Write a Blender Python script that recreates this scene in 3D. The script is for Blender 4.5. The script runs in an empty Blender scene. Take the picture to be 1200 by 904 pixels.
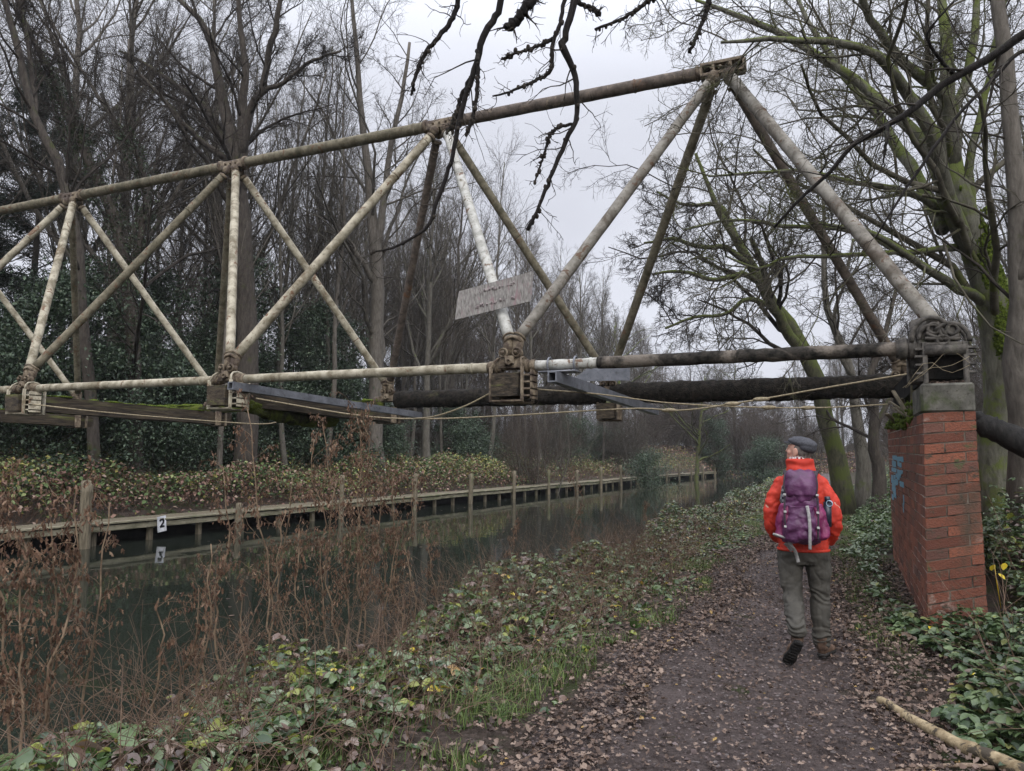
import bpy, math
import numpy as np
from mathutils import Vector, Matrix, noise as mn

scene = bpy.context.scene
COL = scene.collection
RNG = np.random.default_rng(7)
PI = math.pi

# ------------------------------------------------------------------ camera
CAM_F, CAM_YAW, CAM_PITCH, CAM_ROLL, CAM_H = 870.29, 0.4132, 0.0944, 0.0067, 1.6
_r = np.array([math.cos(CAM_YAW), math.sin(CAM_YAW), 0.0])
_f = np.array([-math.sin(CAM_YAW), math.cos(CAM_YAW), 0.0])
_z = np.array([0, 0, 1.0])
_d = _f*math.cos(CAM_PITCH) + _z*math.sin(CAM_PITCH)
_u = -_f*math.sin(CAM_PITCH) + _z*math.cos(CAM_PITCH)
_r2 = _r*math.cos(CAM_ROLL) + _u*math.sin(CAM_ROLL)
_u2 = -_r*math.sin(CAM_ROLL) + _u*math.cos(CAM_ROLL)
ORI = np.array([0, 0, CAM_H])

def ray(px, py):
    return _d + _r2*((px-600)/CAM_F) + _u2*((452-py)/CAM_F)
def pt(px, py, depth):                      # survey point from bearing and distance
    return ORI + ray(px, py)*depth
def on_z(px, py, z=0.0):
    r = ray(px, py); return ORI + r*((z-CAM_H)/r[2])
def on_y(px, py, y):
    r = ray(px, py); return ORI + r*(y/r[1])
def on_x(px, py, x):
    r = ray(px, py); return ORI + r*(x/r[0])

cd = bpy.data.cameras.new('camera'); cam = bpy.data.objects.new('camera', cd); COL.objects.link(cam)
cd.sensor_width = 36; cd.lens = CAM_F/1200*36; cd.clip_end = 2000; cd.clip_start = 0.05
M = Matrix(((_r2[0], _u2[0], -_d[0], 0), (_r2[1], _u2[1], -_d[1], 0), (_r2[2], _u2[2], -_d[2], CAM_H), (0, 0, 0, 1)))
cam.matrix_world = M
scene.camera = cam

# ------------------------------------------------------------------ helpers
def tag(o, label=None, cat=None, group=None, kind=None):
    if label: o['label'] = label
    if cat: o['category'] = cat
    if group: o['group'] = group
    if kind: o['kind'] = kind
    return o
def empty(name, loc=(0, 0, 0), label=None, cat=None, group=None):
    o = bpy.data.objects.new(name, None); COL.objects.link(o); o.location = loc
    o.empty_display_size = 0.2
    return tag(o, label, cat, group)
def link(name, me, parent=None, loc=None):
    o = bpy.data.objects.new(name, me); COL.objects.link(o)
    if parent is not None:
        o.parent = parent
        # geometry is written in world coordinates unless loc is given
        if loc is None:
            o.location = -Vector(parent.location)
    if loc is not None: o.location = loc
    return o
def copy_tree(o, parent=None):
    c = o.copy(); COL.objects.link(c)
    if parent is not None: c.parent = parent
    for ch in list(o.children): copy_tree(ch, c)
    return c

def mesh(name, V, F, mats, smooth=True, attr=None, midx=None):
    """V (n,3); F list of int arrays, each (m,3) or (m,4)"""
    me = bpy.data.meshes.new(name)
    V = np.asarray(V, dtype=np.float32)
    F = [np.asarray(f, dtype=np.int32) for f in F if len(f)]
    me.vertices.add(len(V)); me.vertices.foreach_set('co', V.ravel())
    nl = sum(f.size for f in F); npoly = sum(len(f) for f in F)
    me.loops.add(nl); me.polygons.add(npoly)
    me.loops.foreach_set('vertex_index', np.concatenate([f.ravel() for f in F]))
    tot = np.concatenate([np.full(len(f), f.shape[1], dtype=np.int32) for f in F])
    st = np.concatenate([[0], np.cumsum(tot)[:-1]]).astype(np.int32)
    me.polygons.foreach_set('loop_start', st)
    me.polygons.foreach_set('loop_total', tot)
    me.polygons.foreach_set('use_smooth', np.full(npoly, bool(smooth)))
    if midx is not None: me.polygons.foreach_set('material_index', np.asarray(midx, dtype=np.int32))
    if not isinstance(mats, (list, tuple)): mats = [mats]
    for m in mats: me.materials.append(m)
    if attr is not None:
        a = me.attributes.new('rnd', 'FLOAT', 'POINT'); a.data.foreach_set('value', np.asarray(attr, dtype=np.float32))
    me.update(); me.validate()
    return me

class Geo:
    def __init__(s): s.V=[]; s.F=[]; s.A=[]; s.MI=[]; s.n=0; s.mi=0
    def add(s, V, F, a=None):
        V = np.asarray(V, float)
        s.V.append(V)
        for f in F:
            f = np.asarray(f)
            if len(f): s.F.append(f+s.n); s.MI.append(np.full(len(f), s.mi))
        s.A.append(np.zeros(len(V)) if a is None else np.broadcast_to(a, (len(V),)))
        s.n += len(V); return s
    def build(s, name, mats, parent=None, smooth=True):
        V = np.concatenate(s.V)
        me = mesh(name, V, s.F, mats, smooth, np.concatenate(s.A), np.concatenate(s.MI))
        return link(name, me, parent)
    # shapes
    def tubes(s, P, R, S=6, cap=True, a=None):
        P = np.asarray(P, float); R = np.asarray(R, float)
        N, K, _ = P.shape
        T = np.empty_like(P); T[:,1:-1] = P[:,2:]-P[:,:-2]; T[:,0] = P[:,1]-P[:,0]; T[:,-1] = P[:,-1]-P[:,-2]
        T /= np.linalg.norm(T, axis=2, keepdims=True)+1e-12
        D = P[:,-1]-P[:,0]; ref = np.zeros((N,3)); k = np.argmin(np.abs(D), axis=1); ref[np.arange(N), k] = 1
        A1 = np.cross(T, ref[:,None,:]); A1 /= np.linalg.norm(A1, axis=2, keepdims=True)+1e-9
        A2 = np.cross(T, A1)
        th = np.arange(S)*2*PI/S
        V = P[:,:,None,:] + R[:,:,None,None]*(A1[:,:,None,:]*np.cos(th)[None,None,:,None] + A2[:,:,None,:]*np.sin(th)[None,None,:,None])
        V = V.reshape(-1,3)
        n = np.arange(N)[:,None,None]*K*S; kk = np.arange(K-1)[None,:,None]*S; j = np.arange(S)[None,None,:]; j2 = (j+1)%S
        Q = np.stack([n+kk+j, n+kk+j2, n+kk+S+j2, n+kk+S+j], -1).reshape(-1,4)
        F = [Q]
        if cap and S in (3,4):
            c0 = (np.arange(N)[:,None]*K*S + (K-1)*S + np.arange(S)[None]); F.append(c0)
        elif cap:
            # fan caps
            nv = len(V)
            V = np.concatenate([V, P[:,0], P[:,-1]])
            b0 = np.arange(N)[:,None]*K*S; jj = np.arange(S)[None]; j3 = (jj+1)%S
            c = nv+np.arange(N)[:,None]+0*jj
            F.append(np.stack([c, b0+j3, b0+jj], -1).reshape(-1,3))
            b1 = b0+(K-1)*S; c2 = c+N
            F.append(np.stack([c2, b1+jj, b1+j3], -1).reshape(-1,3))
        aa = None
        if a is not None:
            aa = np.repeat(np.broadcast_to(a,(N,)), K*S)
            if cap and S not in (3,4): aa = np.concatenate([aa, np.broadcast_to(a,(N,)), np.broadcast_to(a,(N,))])
        return s.add(V, F, aa)
    def tube(s, pts, r, S=12):
        pts = np.asarray(pts, float); r = np.broadcast_to(np.asarray(r, float), (len(pts),))
        return s.tubes(pts[None], r[None].copy(), S)
    def box(s, c, half, ax=None, bev=0.0):
        """bevelled box: centre, half sizes, axes rows (3,3)"""
        c = np.asarray(c,float); h = np.asarray(half,float); ax = np.eye(3) if ax is None else np.asarray(ax,float)
        if bev <= 0:
            L = np.array([[i,j,k] for i in (-1,1) for j in (-1,1) for k in (-1,1)],float)*h
            F = np.array([[0,1,3,2],[4,6,7,5],[0,4,5,1],[2,3,7,6],[0,2,6,4],[1,5,7,3]])
            return s.add(c+L@ax, [F])
        b = min(bev, h.min()*.9)
        L=[]; idx={}
        for i in (-1,1):
            for j in (-1,1):
                for k in (-1,1):
                    for a in range(3):
                        v = np.array([i,j,k])*(h-b); v[a] = np.array([i,j,k])[a]*h[a]
                        idx[(i,j,k,a)] = len(L); L.append(v)
        Fq=[]; Ft=[]
        for a in range(3):
            o=[x for x in range(3) if x!=a]
            for sg in (-1,1):
                q=[]
                for (p,r_) in ((-1,-1),(1,-1),(1,1),(-1,1)):
                    k=[0,0,0]; k[a]=sg; k[o[0]]=p; k[o[1]]=r_; q.append(idx[(*k,a)])
                Fq.append(q)
        for a in range(3):
            o=[x for x in range(3) if x!=a]
            for p in (-1,1):
                for r_ in (-1,1):
                    k1=[0,0,0]; k1[a]=-1;k1[o[0]]=p;k1[o[1]]=r_
                    k2=list(k1); k2[a]=1
                    Fq.append([idx[(*k1,o[0])],idx[(*k2,o[0])],idx[(*k2,o[1])],idx[(*k1,o[1])]])
        for i in (-1,1):
            for j in (-1,1):
                for k in (-1,1): Ft.append([idx[(i,j,k,a)] for a in range(3)])
        return s.add(c+np.array(L)@ax, [np.array(Fq), np.array(Ft)])
    def ell(s, c, rad, ax=None, nu=16, nv=10):
        u = np.linspace(0,2*PI,nu,endpoint=False); v = np.linspace(0,PI,nv+1)[1:-1]
        L = np.array([[math.sin(b)*math.cos(a), math.sin(b)*math.sin(a), math.cos(b)] for b in v for a in u])
        L = np.concatenate([L, [[0,0,1],[0,0,-1]]])*np.asarray(rad)
        ax = np.eye(3) if ax is None else np.asarray(ax)
        Q=[]; m=len(v)
        for i in range(m-1):
            for j in range(nu): Q.append([i*nu+j, (i+1)*nu+j, (i+1)*nu+(j+1)%nu, i*nu+(j+1)%nu])
        T=[[m*nu, j, (j+1)%nu] for j in range(nu)]+[[m*nu+1, (m-1)*nu+(j+1)%nu, (m-1)*nu+j] for j in range(nu)]
        return s.add(np.asarray(c)+L@ax, [np.array(Q), np.array(T)])
    def ring(s, c, axis, R, r, S=16, s2=6, L=None):
        """torus / collar round axis"""
        axis = np.asarray(axis,float); axis/=np.linalg.norm(axis)
        e1 = np.cross(axis,[0,0,1.]) ; 
        if np.linalg.norm(e1)<.1: e1=np.cross(axis,[1.,0,0])
        e1/=np.linalg.norm(e1); e2=np.cross(axis,e1)
        a=np.arange(S)*2*PI/S; b=np.arange(s2)*2*PI/s2+PI/s2; L = r if L is None else L
        V=[]
        for x in a:
            dr=e1*math.cos(x)+e2*math.sin(x)
            for y in b: V.append(np.asarray(c)+dr*(R+r*math.cos(y))+axis*L*math.sin(y))
        Q=[[i*s2+j, ((i+1)%S)*s2+j, ((i+1)%S)*s2+(j+1)%s2, i*s2+(j+1)%s2] for i in range(S) for j in range(s2)]
        return s.add(np.array(V),[np.array(Q)])

def catmull(pts, n):
    p = np.asarray(pts, float); 
    if len(p) < 3:
        t=np.linspace(0,1,n)[:,None]; return p[0]*(1-t)+p[-1]*t
    P = np.concatenate([[2*p[0]-p[1]], p, [2*p[-1]-p[-2]]])
    out=[]
    for t in np.linspace(0, len(p)-1-1e-6, n):
        i=int(t); f=t-i; a,b,c,d=P[i:i+4]
        out.append(.5*((2*b)+(-a+c)*f+(2*a-5*b+4*c-d)*f*f+(-a+3*b-3*c+d)*f**3))
    return np.array(out)

def ss(t): t=np.clip(t,0,1); return t*t*(3-2*t)
def fbm(x, y, seed=0, sc=1.0, oct=4):
    x=np.asarray(x,float)*sc; y=np.asarray(y,float)*sc; o=0; a=1
    r=np.random.default_rng(seed)
    for i in range(oct):
        for k in range(3):
            th=r.random()*2*PI; ph=r.random()*2*PI
            o=o+a*np.sin((x*np.cos(th)+y*np.sin(th))*2*PI*(.8+.5*r.random())+ph+1.3*np.sin((x*np.sin(th)-y*np.cos(th))*3.1+ph))/3
        a*=.5; x=x*2.03; y=y*2.03
    return o

# ------------------------------------------------------------------ materials
def mat(name, rough=.8, spec=.3, metal=0.0):
    m = bpy.data.materials.new(name); m.use_nodes=True; nt=m.node_tree
    b = nt.nodes['Principled BSDF']; b.inputs['Roughness'].default_value=rough
    b.inputs['Specular IOR Level'].default_value=spec; b.inputs['Metallic'].default_value=metal
    return m, nt, b
def N(nt, t, **kw):
    n = nt.nodes.new(t)
    for k,v in kw.items():
        if k in n.inputs: n.inputs[k].default_value = v
        else: setattr(n,k,v)
    return n
def ramp(nt, fac, stops, interp='LINEAR'):
    r = nt.nodes.new('ShaderNodeValToRGB'); r.color_ramp.interpolation=interp
    e = r.color_ramp.elements
    while len(e)<len(stops): e.new(.5)
    for i,(p,c) in enumerate(stops):
        e[i].position=p; e[i].color=(*c,1) if len(c)==3 else c
    nt.links.new(fac, r.inputs[0]); return r.outputs[0]
def coords(nt, scale=(1,1,1), kind='Object'):
    tc = nt.nodes.new('ShaderNodeTexCoord'); mp = nt.nodes.new('ShaderNodeMapping'); mp.inputs['Scale'].default_value=scale
    nt.links.new(tc.outputs[kind], mp.inputs[0]); return mp.outputs[0]
def noise(nt, vec, scale, detail=5, rough=.6, dist=0):
    n = N(nt,'ShaderNodeTexNoise'); n.inputs['Scale'].default_value=scale; n.inputs['Detail'].default_value=detail
    n.inputs['Roughness'].default_value=rough; n.inputs['Distortion'].default_value=dist
    nt.links.new(vec, n.inputs['Vector']); return n.outputs[0]
def mix(nt, fac, a, b, mode='MIX'):
    m = nt.nodes.new('ShaderNodeMix'); m.data_type='RGBA'; m.blend_type=mode
    for v,i in ((fac,0),(a,6),(b,7)):
        if isinstance(v,(int,float)): m.inputs[i].default_value=v
        elif isinstance(v,tuple): m.inputs[i].default_value=(*v,1)
        else: nt.links.new(v,m.inputs[i])
    return m.outputs[2]
def bump(nt, b, h, strength=.5, dist=.02):
    n = N(nt,'ShaderNodeBump'); n.inputs['Strength'].default_value=strength; n.inputs['Distance'].default_value=dist
    nt.links.new(h,n.inputs['Height']); nt.links.new(n.outputs[0], b.inputs['Normal']); return n
def thr(nt, v, lo, hi):
    m = N(nt,'ShaderNodeMapRange'); m.interpolation_type='SMOOTHSTEP'
    m.inputs['From Min'].default_value=lo; m.inputs['From Max'].default_value=hi
    nt.links.new(v,m.inputs[0]); return m.outputs[0]

def noisy(name, c1, c2, scale=8, rough=.85, spec=.25, bs=.5, bd=.01, stretch=(1,1,1), lo=.35, hi=.65, c3=None, s3=3, t3=(.55,.68), metal=0, detail=6, flake=None):
    m,nt,b = mat(name, rough, spec, metal); v = coords(nt, stretch)
    n1 = noise(nt, v, scale, detail)
    c = ramp(nt, n1, [(lo,c1),(hi,c2)])
    if c3 is not None:
        n3 = noise(nt, v, s3, 5, .65, .5); c = mix(nt, thr(nt,n3,*t3), c, c3)
    n5 = noise(nt, v, scale*3.7, 4, .7); c = mix(nt, thr(nt,n5,.52,.72), c, mix(nt,1.0,c,(.5,.47,.43),'MULTIPLY'))
    if flake is not None:      # paint flaked off down to rusty primer, with hard ragged edges
        nf = noise(nt, v, 6.5, 9, .72, .6); c = mix(nt, thr(nt,nf,.585,.605), c, flake); nf2 = noise(nt, v, 2.1, 9, .7, .3); c = mix(nt, thr(nt,nf2,.66,.69), c, (.05,.035,.025))
    nt.links.new(c,b.inputs['Base Color'])
    n2 = noise(nt, v, scale*3, 5)
    if bs: bump(nt,b,n2,bs,bd)
    return m
def bark(name, c1, c2, moss=None, amt=.5, scale=14):
    """rough bark; moss grows in patches, more on faces turned to the sky"""
    m,nt,b = mat(name, .9, .2); v = coords(nt,(1,1,.25)); v1=coords(nt)
    n1 = noise(nt, v, scale, 7,.7,.3); c = ramp(nt,n1,[(.3,c1),(.7,c2)])
    if moss is not None:
        g = N(nt,'ShaderNodeNewGeometry'); sp = N(nt,'ShaderNodeSeparateXYZ'); nt.links.new(g.outputs['Normal'],sp.inputs[0])
        ma = N(nt,'ShaderNodeMath',operation='MULTIPLY_ADD'); nt.links.new(sp.outputs[2],ma.inputs[0]); ma.inputs[1].default_value=.22
        nn = noise(nt,v1,2.2,6,.7); nt.links.new(nn,ma.inputs[2])
        c = mix(nt, thr(nt,ma.outputs[0],.62-amt*.25,.78-amt*.25), c, moss)
    nt.links.new(c,b.inputs['Base Color']); bump(nt,b,n1,.9,.03)
    return m
def leafmat(name, stops, rough=.55, spec=.35, trans=.25, interp='CONSTANT', var=.25):
    m,nt,b = mat(name, rough, spec); a = N(nt,'ShaderNodeAttribute'); a.attribute_name='rnd'
    c = ramp(nt, a.outputs['Fac'], stops, interp)
    v = coords(nt); n1 = noise(nt, v, 30, 3)
    hs = N(nt,'ShaderNodeHueSaturation'); 
    mr = N(nt,'ShaderNodeMapRange'); mr.inputs['To Min'].default_value=1-var; mr.inputs['To Max'].default_value=1+var
    nt.links.new(n1,mr.inputs[0]); nt.links.new(mr.outputs[0],hs.inputs['Value']); nt.links.new(c,hs.inputs['Color'])
    nt.links.new(hs.outputs[0],b.inputs['Base Color'])
    if trans>0:
        tr = N(nt,'ShaderNodeBsdfTranslucent'); nt.links.new(hs.outputs[0],tr.inputs[0])
        ms = N(nt,'ShaderNodeMixShader'); ms.inputs[0].default_value=trans
        nt.links.new(b.outputs[0],ms.inputs[1]); nt.links.new(tr.outputs[0],ms.inputs[2])
        nt.links.new(ms.outputs[0], nt.nodes['Material Output'].inputs[0])
    return m

# ------------------------------------------------------------------ leaf scatter
def tpl_leaf(w=.62, fold=.12, droop=.12):
    t=[.18,.42,.68,.88]; ws=[.72,1,.8,.42]
    V=[[0,0,0]]
    for a,b in zip(t,ws):
        z=-droop*a*a
        V+= [[-w/2*b,a,z+fold*b],[0,a,z],[w/2*b,a,z+fold*b]]
    V.append([0,1,-droop])
    F3=[[0,2,1],[0,3,2],[10,11,13],[11,12,13]]
    F4=[]
    for i in range(3):
        o=1+3*i; F4+=[[o,o+1,o+4,o+3],[o+1,o+2,o+5,o+4]]
    return np.array(V,float),[np.array(F4),np.array(F3)]
def tpl_small(w=.7, fold=.15):
    V=np.array([[0,0,0],[-w/2,.45,fold],[0,1,-.1],[w/2,.45,fold]]); return V,[np.array([[0,2,1],[0,3,2]])]
def tpl_dead():
    # curled oak-like leaf
    V=np.array([[0,0,0],[-.2,.22,.10],[-.38,.42,.22],[-.2,.5,.05],[-.3,.75,.2],[0,1,.12],[.28,.72,.16],[.2,.5,.02],[.4,.4,.2],[.18,.2,.06],[0,.5,-.02]],float)
    F=[[0,10,1],[1,10,3],[1,3,2],[3,10,5],[3,5,4],[10,7,5],[7,6,5],[0,9,10],[9,7,10],[9,8,7]]
    return V,[np.array(F)]
def rots(yaw, tilt, roll):
    cy,sy,ct,st,cr,sr = np.cos(yaw),np.sin(yaw),np.cos(tilt),np.sin(tilt),np.cos(roll),np.sin(roll)
    o=np.zeros_like(cy); l=np.ones_like(cy)
    Z=np.stack([cy,-sy,o,sy,cy,o,o,o,l],-1).reshape(-1,3,3)
    X=np.stack([l,o,o,o,ct,-st,o,st,ct],-1).reshape(-1,3,3)
    Y=np.stack([cr,o,sr,o,l,o,-sr,o,cr],-1).reshape(-1,3,3)
    return Z@X@Y
def scatter(g, tpl, pos, size, yaw, tilt, roll, rnd):
    V0,F0 = tpl; n=len(pos); m=len(V0)
    R = rots(yaw,tilt,roll)
    V = np.einsum('nij,mj->nmi', R, V0)*np.asarray(size)[:,None,None] + pos[:,None,:]
    off=(np.arange(n)*m)[:,None,None]
    g.add(V.reshape(-1,3), [(off+f[None]).reshape(-1,f.shape[1]) for f in F0], np.repeat(rnd,m))

# ------------------------------------------------------------------ branching
def kids(P, R, m, t0, t1, ang, lr, K, rr, trop=0.0, wig=.12, rng=RNG, minr=.003, lmin=0.0, taper=.25, fall=.5, flat=0):
    Np,Kp,_ = P.shape
    L = np.linalg.norm(np.diff(P,axis=1),axis=2).sum(1)
    t = t0+(t1-t0)*(np.arange(m)[None]+rng.random((Np,m)))/m
    idx=t*(Kp-1); i=np.clip(np.floor(idx).astype(int),0,Kp-2); f=(idx-i)[...,None]
    n=np.arange(Np)[:,None]
    A=P[n,i]; B=P[n,i+1]; pos=A*(1-f)+B*f
    T=B-A; T/=np.linalg.norm(T,axis=2,keepdims=True)+1e-9
    rad=R[n,i]*(1-f[...,0])+R[n,i+1]*f[...,0]
    rv=rng.normal(size=(Np,m,3)); 
    if flat: rv[...,2]*=flat
    perp=rv-(rv*T).sum(2,keepdims=True)*T; perp/=np.linalg.norm(perp,axis=2,keepdims=True)+1e-9
    an=ang*(.7+.6*rng.random((Np,m)))
    d=T*np.cos(an)[...,None]+perp*np.sin(an)[...,None]
    ln=L[:,None]*lr*(1-fall*(t-t0)/(t1-t0+1e-9))*(.6+.8*rng.random((Np,m)))+lmin
    C=Np*m; d=d.reshape(C,3); pos=pos.reshape(C,3); ln=ln.reshape(C); rad=rad.reshape(C)
    st=(ln/(K-1))[:,None]; out=[pos]
    for k in range(K-1):
        d=d+wig*rng.normal(size=(C,3)); d[:,2]+=trop
        d/=np.linalg.norm(d,axis=1,keepdims=True); pos=pos+d*st; out.append(pos)
    P2=np.stack(out,1); r0=np.maximum(rad*rr,minr)
    R2=np.maximum(r0[:,None]*(1-(1-taper)*np.linspace(0,1,K)[None]),minr*.6)
    return P2,R2
# ================================================================== world and light
w = bpy.data.worlds.new("World"); scene.world = w; w.use_nodes = True
nt = w.node_tree; bg = nt.nodes['Background']
sky = nt.nodes.new('ShaderNodeTexSky'); sky.sky_type='NISHITA'; sky.sun_disc=False
SUN_EL, SUN_AZ = math.radians(38), math.radians(150)      # azimuth measured from +Y towards +X
sky.sun_elevation=SUN_EL; sky.sun_rotation=SUN_AZ; sky.air_density=1; sky.dust_density=3
hs = nt.nodes.new('ShaderNodeHueSaturation'); hs.inputs['Saturation'].default_value=.12
nt.links.new(sky.outputs[0],hs.inputs['Color'])
# overcast: thick cloud deck evens the sky out; soft lighter and darker cloud areas
tc=nt.nodes.new('ShaderNodeTexCoord'); nz=nt.nodes.new('ShaderNodeTexNoise'); nz.inputs['Scale'].default_value=2.2; nz.inputs['Detail'].default_value=4
mpp=nt.nodes.new('ShaderNodeMapping'); mpp.inputs['Scale'].default_value=(1,1,2.5)
nt.links.new(tc.outputs['Generated'],mpp.inputs[0]); nt.links.new(mpp.outputs[0],nz.inputs[0])
cr=nt.nodes.new('ShaderNodeValToRGB'); e=cr.color_ramp.elements
e[0].position=.3; e[0].color=(4.95,5.1,5.75,1); e[1].position=.7; e[1].color=(6.1,6.3,7.05,1)
nt.links.new(nz.outputs[0],cr.inputs[0])
mx=nt.nodes.new('ShaderNodeMix'); mx.data_type='RGBA'; mx.inputs[0].default_value=.93
nt.links.new(hs.outputs[0],mx.inputs[6]); nt.links.new(cr.outputs[0],mx.inputs[7])
sx=nt.nodes.new('ShaderNodeSeparateXYZ'); nt.links.new(tc.outputs['Generated'],sx.inputs[0])
zr=nt.nodes.new('ShaderNodeMapRange'); zr.interpolation_type='SMOOTHSTEP'; zr.inputs['From Min'].default_value=.42; zr.inputs['From Max'].default_value=1.0; zr.inputs['To Min'].default_value=.79; zr.inputs['To Max'].default_value=3.5
nt.links.new(sx.outputs[2],zr.inputs[0])      # overcast sky: brightest overhead
vm=nt.nodes.new('ShaderNodeVectorMath'); vm.operation='SCALE'; nt.links.new(mx.outputs[2],vm.inputs[0]); nt.links.new(zr.outputs[0],vm.inputs['Scale'])
nt.links.new(vm.outputs[0],bg.inputs[0]); bg.inputs[1].default_value=.115
sl=bpy.data.lights.new('sun','SUN'); so=bpy.data.objects.new('sun',sl); COL.objects.link(so)
sl.energy=1.5; sl.angle=math.radians(50); sl.color=(1,.97,.94)
sd=Vector((math.sin(SUN_AZ)*math.cos(SUN_EL), math.cos(SUN_AZ)*math.cos(SUN_EL), math.sin(SUN_EL)))
so.rotation_euler=sd.to_track_quat('Z','Y').to_euler(); so.location=(0,-20,30)
vs=scene.view_settings; vs.view_transform='Standard'; vs.look='None'; vs.exposure=0.62; vs.gamma=1

# ================================================================== terrain
XJ, YJ, JS, JA, ZW = -15.28, 11.41, 4.4465, 0.0283, -0.493
def xj(y): return XJ + JA*(np.asarray(y,float)-YJ) + .9*np.clip((np.asarray(y,float)-62)/20,0,9)**2
def near_edge(y):
    y=np.asarray(y,float); return -4.35 - .15*ss((7-y)/3) + .25*np.sin(y*.5+1)+.2*np.sin(y*1.3) + .6*np.clip((y-50)/20,0,9)**2*-1
def H(x,y):
    x=np.asarray(x,float); y=np.asarray(y,float)
    ne=near_edge(y)
    z=.02*fbm(x,y,3,.35,3)
    z=z+.025*ss((.3-np.abs(x+.75))*1.2)*-1
    z=z-.12*ss((-2.0-x)/2.4)-1.0*ss((ne+1.0-x)/1.7)
    xb=xj(y)-.9
    z=z+1.15*ss((xb-x)/.5)+.035*np.clip(xb-1-x,0,40)+.45*ss((xb-.3-x)/3.5)
    z=z+.45*ss((x-.75)/2.6)+.55*ss((x-.7)/2.4)*ss((y-13)/5)+.10*np.clip(x-2.5,0,14)+.10*fbm(x,y,5,.12,3)*ss((np.abs(x+.6)-1.6)/2)
    # the canal bends out of sight behind rising ground
    z=z+ (1.6)*ss((y-(84+ (x+8)*.3))/7)
    return z
def axis(segs):
    return np.unique(np.concatenate([np.arange(a,b,s) for a,b,s in segs]))
gx=axis([(-420,-60,30),(-60,-24,3),(-24,-17,.5),(-17,-13.5,.12),(-13.5,-8,.6),(-8,-4,.2),(-4,3,.12),(3,8,.5),(8,40,3),(40,420,30)])
gy=axis([(-60,-4,5),(-4,1,.5),(1,14,.14),(14,40,.4),(40,100,1.2),(100,160,6),(160,700,45)])
X,Y=np.meshgrid(gx,gy); Z=H(X,Y); nx,ny=len(gx),len(gy)
V=np.stack([X,Y,Z],-1).reshape(-1,3)
i=np.arange(ny-1)[:,None]*nx+np.arange(nx-1)[None]
Q=np.stack([i,i+1,i+nx+1,i+nx],-1).reshape(-1,4)
m,nt,b=mat('ground_earth',.95,.15); v=coords(nt)
n1=noise(nt,v,1.2,7,.7); n2=noise(nt,v,22,6,.7)
c=ramp(nt,n2,[(.3,(.022,.017,.014)),(.5,(.05,.038,.03)),(.7,(.095,.07,.06))])
c=mix(nt,thr(nt,n1,.5,.62),c,(.035,.045,.016))
nt.links.new(c,b.inputs['Base Color']); bump(nt,b,n2,1,.05)
M_ground=m
link('ground',mesh('ground',V,[Q],m)); tag(bpy.data.objects['ground'],kind='structure')

# towpath: a trodden muddy strip with ragged edges
def path_l(y): return -1.62+.12*np.sin(y*.9)+.08*np.sin(y*2.7+1)+.05*np.sin(y*7)
def path_r(y): return .42-.5*ss((y-4)/8)+.10*np.sin(y*1.1+2)+.06*np.sin(y*3.1)
py_=axis([(.3,14,.05),(14,40,.25),(40,84,1)]); u=np.linspace(0,1,46)
PX=path_l(py_)[:,None]*(1-u)+path_r(py_)[:,None]*u; PY=np.repeat(py_[:,None],46,1)
PZ=H(PX,PY)+.012+.012*fbm(PX,PY,11,1.1,4)+.006*fbm(PX,PY,12,5,3)
edge=np.minimum(u,1-u)[None]; PZ=PZ-.03*(1-ss(edge/.07))
V=np.stack([PX,PY,PZ],-1).reshape(-1,3); i=np.arange(len(py_)-1)[:,None]*46+np.arange(45)[None]
Q=np.stack([i,i+1,i+47,i+46],-1).reshape(-1,4)
m,nt,b=mat('path_mud',.75,.3); v=coords(nt)
n1=noise(nt,v,1.1,5,.6); n2=noise(nt,v,38,7,.75); n3=noise(nt,v,7,6,.7,.4)
c=ramp(nt,n2,[(.28,(.030,.021,.018)),(.5,(.076,.056,.050)),(.72,(.175,.135,.122))])
c=mix(nt,thr(nt,n3,.42,.66),c,(.046,.032,.028)); c=mix(nt,thr(nt,n1,.5,.7),c,(.108,.083,.076))
vo=N(nt,'ShaderNodeTexVoronoi'); vo.inputs['Scale'].default_value=55; nt.links.new(v,vo.inputs['Vector'])
c=mix(nt,thr(nt,vo.outputs['Color'],.86,.9),c,(.21,.18,.17))
nt.links.new(c,b.inputs['Base Color'])
rr=ramp(nt,n3,[(.35,(.45,)*3),(.6,(.85,)*3)]); nt.links.new(rr,b.inputs['Roughness'])
ad=N(nt,'ShaderNodeMath',operation='ADD'); nt.links.new(n2,ad.inputs[0]); nt.links.new(n3,ad.inputs[1]); bump(nt,b,ad.outputs[0],1,.05)
tag(link('towpath',mesh('towpath',V,[Q],m)),kind='structure')

# water
V=np.array([[-17,-20,ZW],[-3,-20,ZW],[-3,100,ZW],[-17,100,ZW]],float)
V=[];gyw=np.arange(-20,101,2.0)
for y in gyw: V+= [[float(xj(y))-1.2,y,ZW],[-3.5,y,ZW]]
V=np.array(V); k=np.arange(len(gyw)-1)*2
m,nt,b=mat('canal_water',.03,.5); b.inputs['IOR'].default_value=1.33
b.inputs['Base Color'].default_value=(.013,.016,.012,1)
v=coords(nt,(1,1,1)); n1=noise(nt,v,1.7,3,.5); n2=noise(nt,v,.35,2,.5)
n3=noise(nt,v,9,2,.5)
ma=N(nt,'ShaderNodeMath',operation='MULTIPLY_ADD'); nt.links.new(n2,ma.inputs[0]); ma.inputs[1].default_value=2; nt.links.new(n1,ma.inputs[2])
mb=N(nt,'ShaderNodeMath',operation='MULTIPLY_ADD'); nt.links.new(n3,mb.inputs[0]); mb.inputs[1].default_value=.12; nt.links.new(ma.outputs[0],mb.inputs[2])
bump(nt,b,mb.outputs[0],.14,.02)
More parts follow.
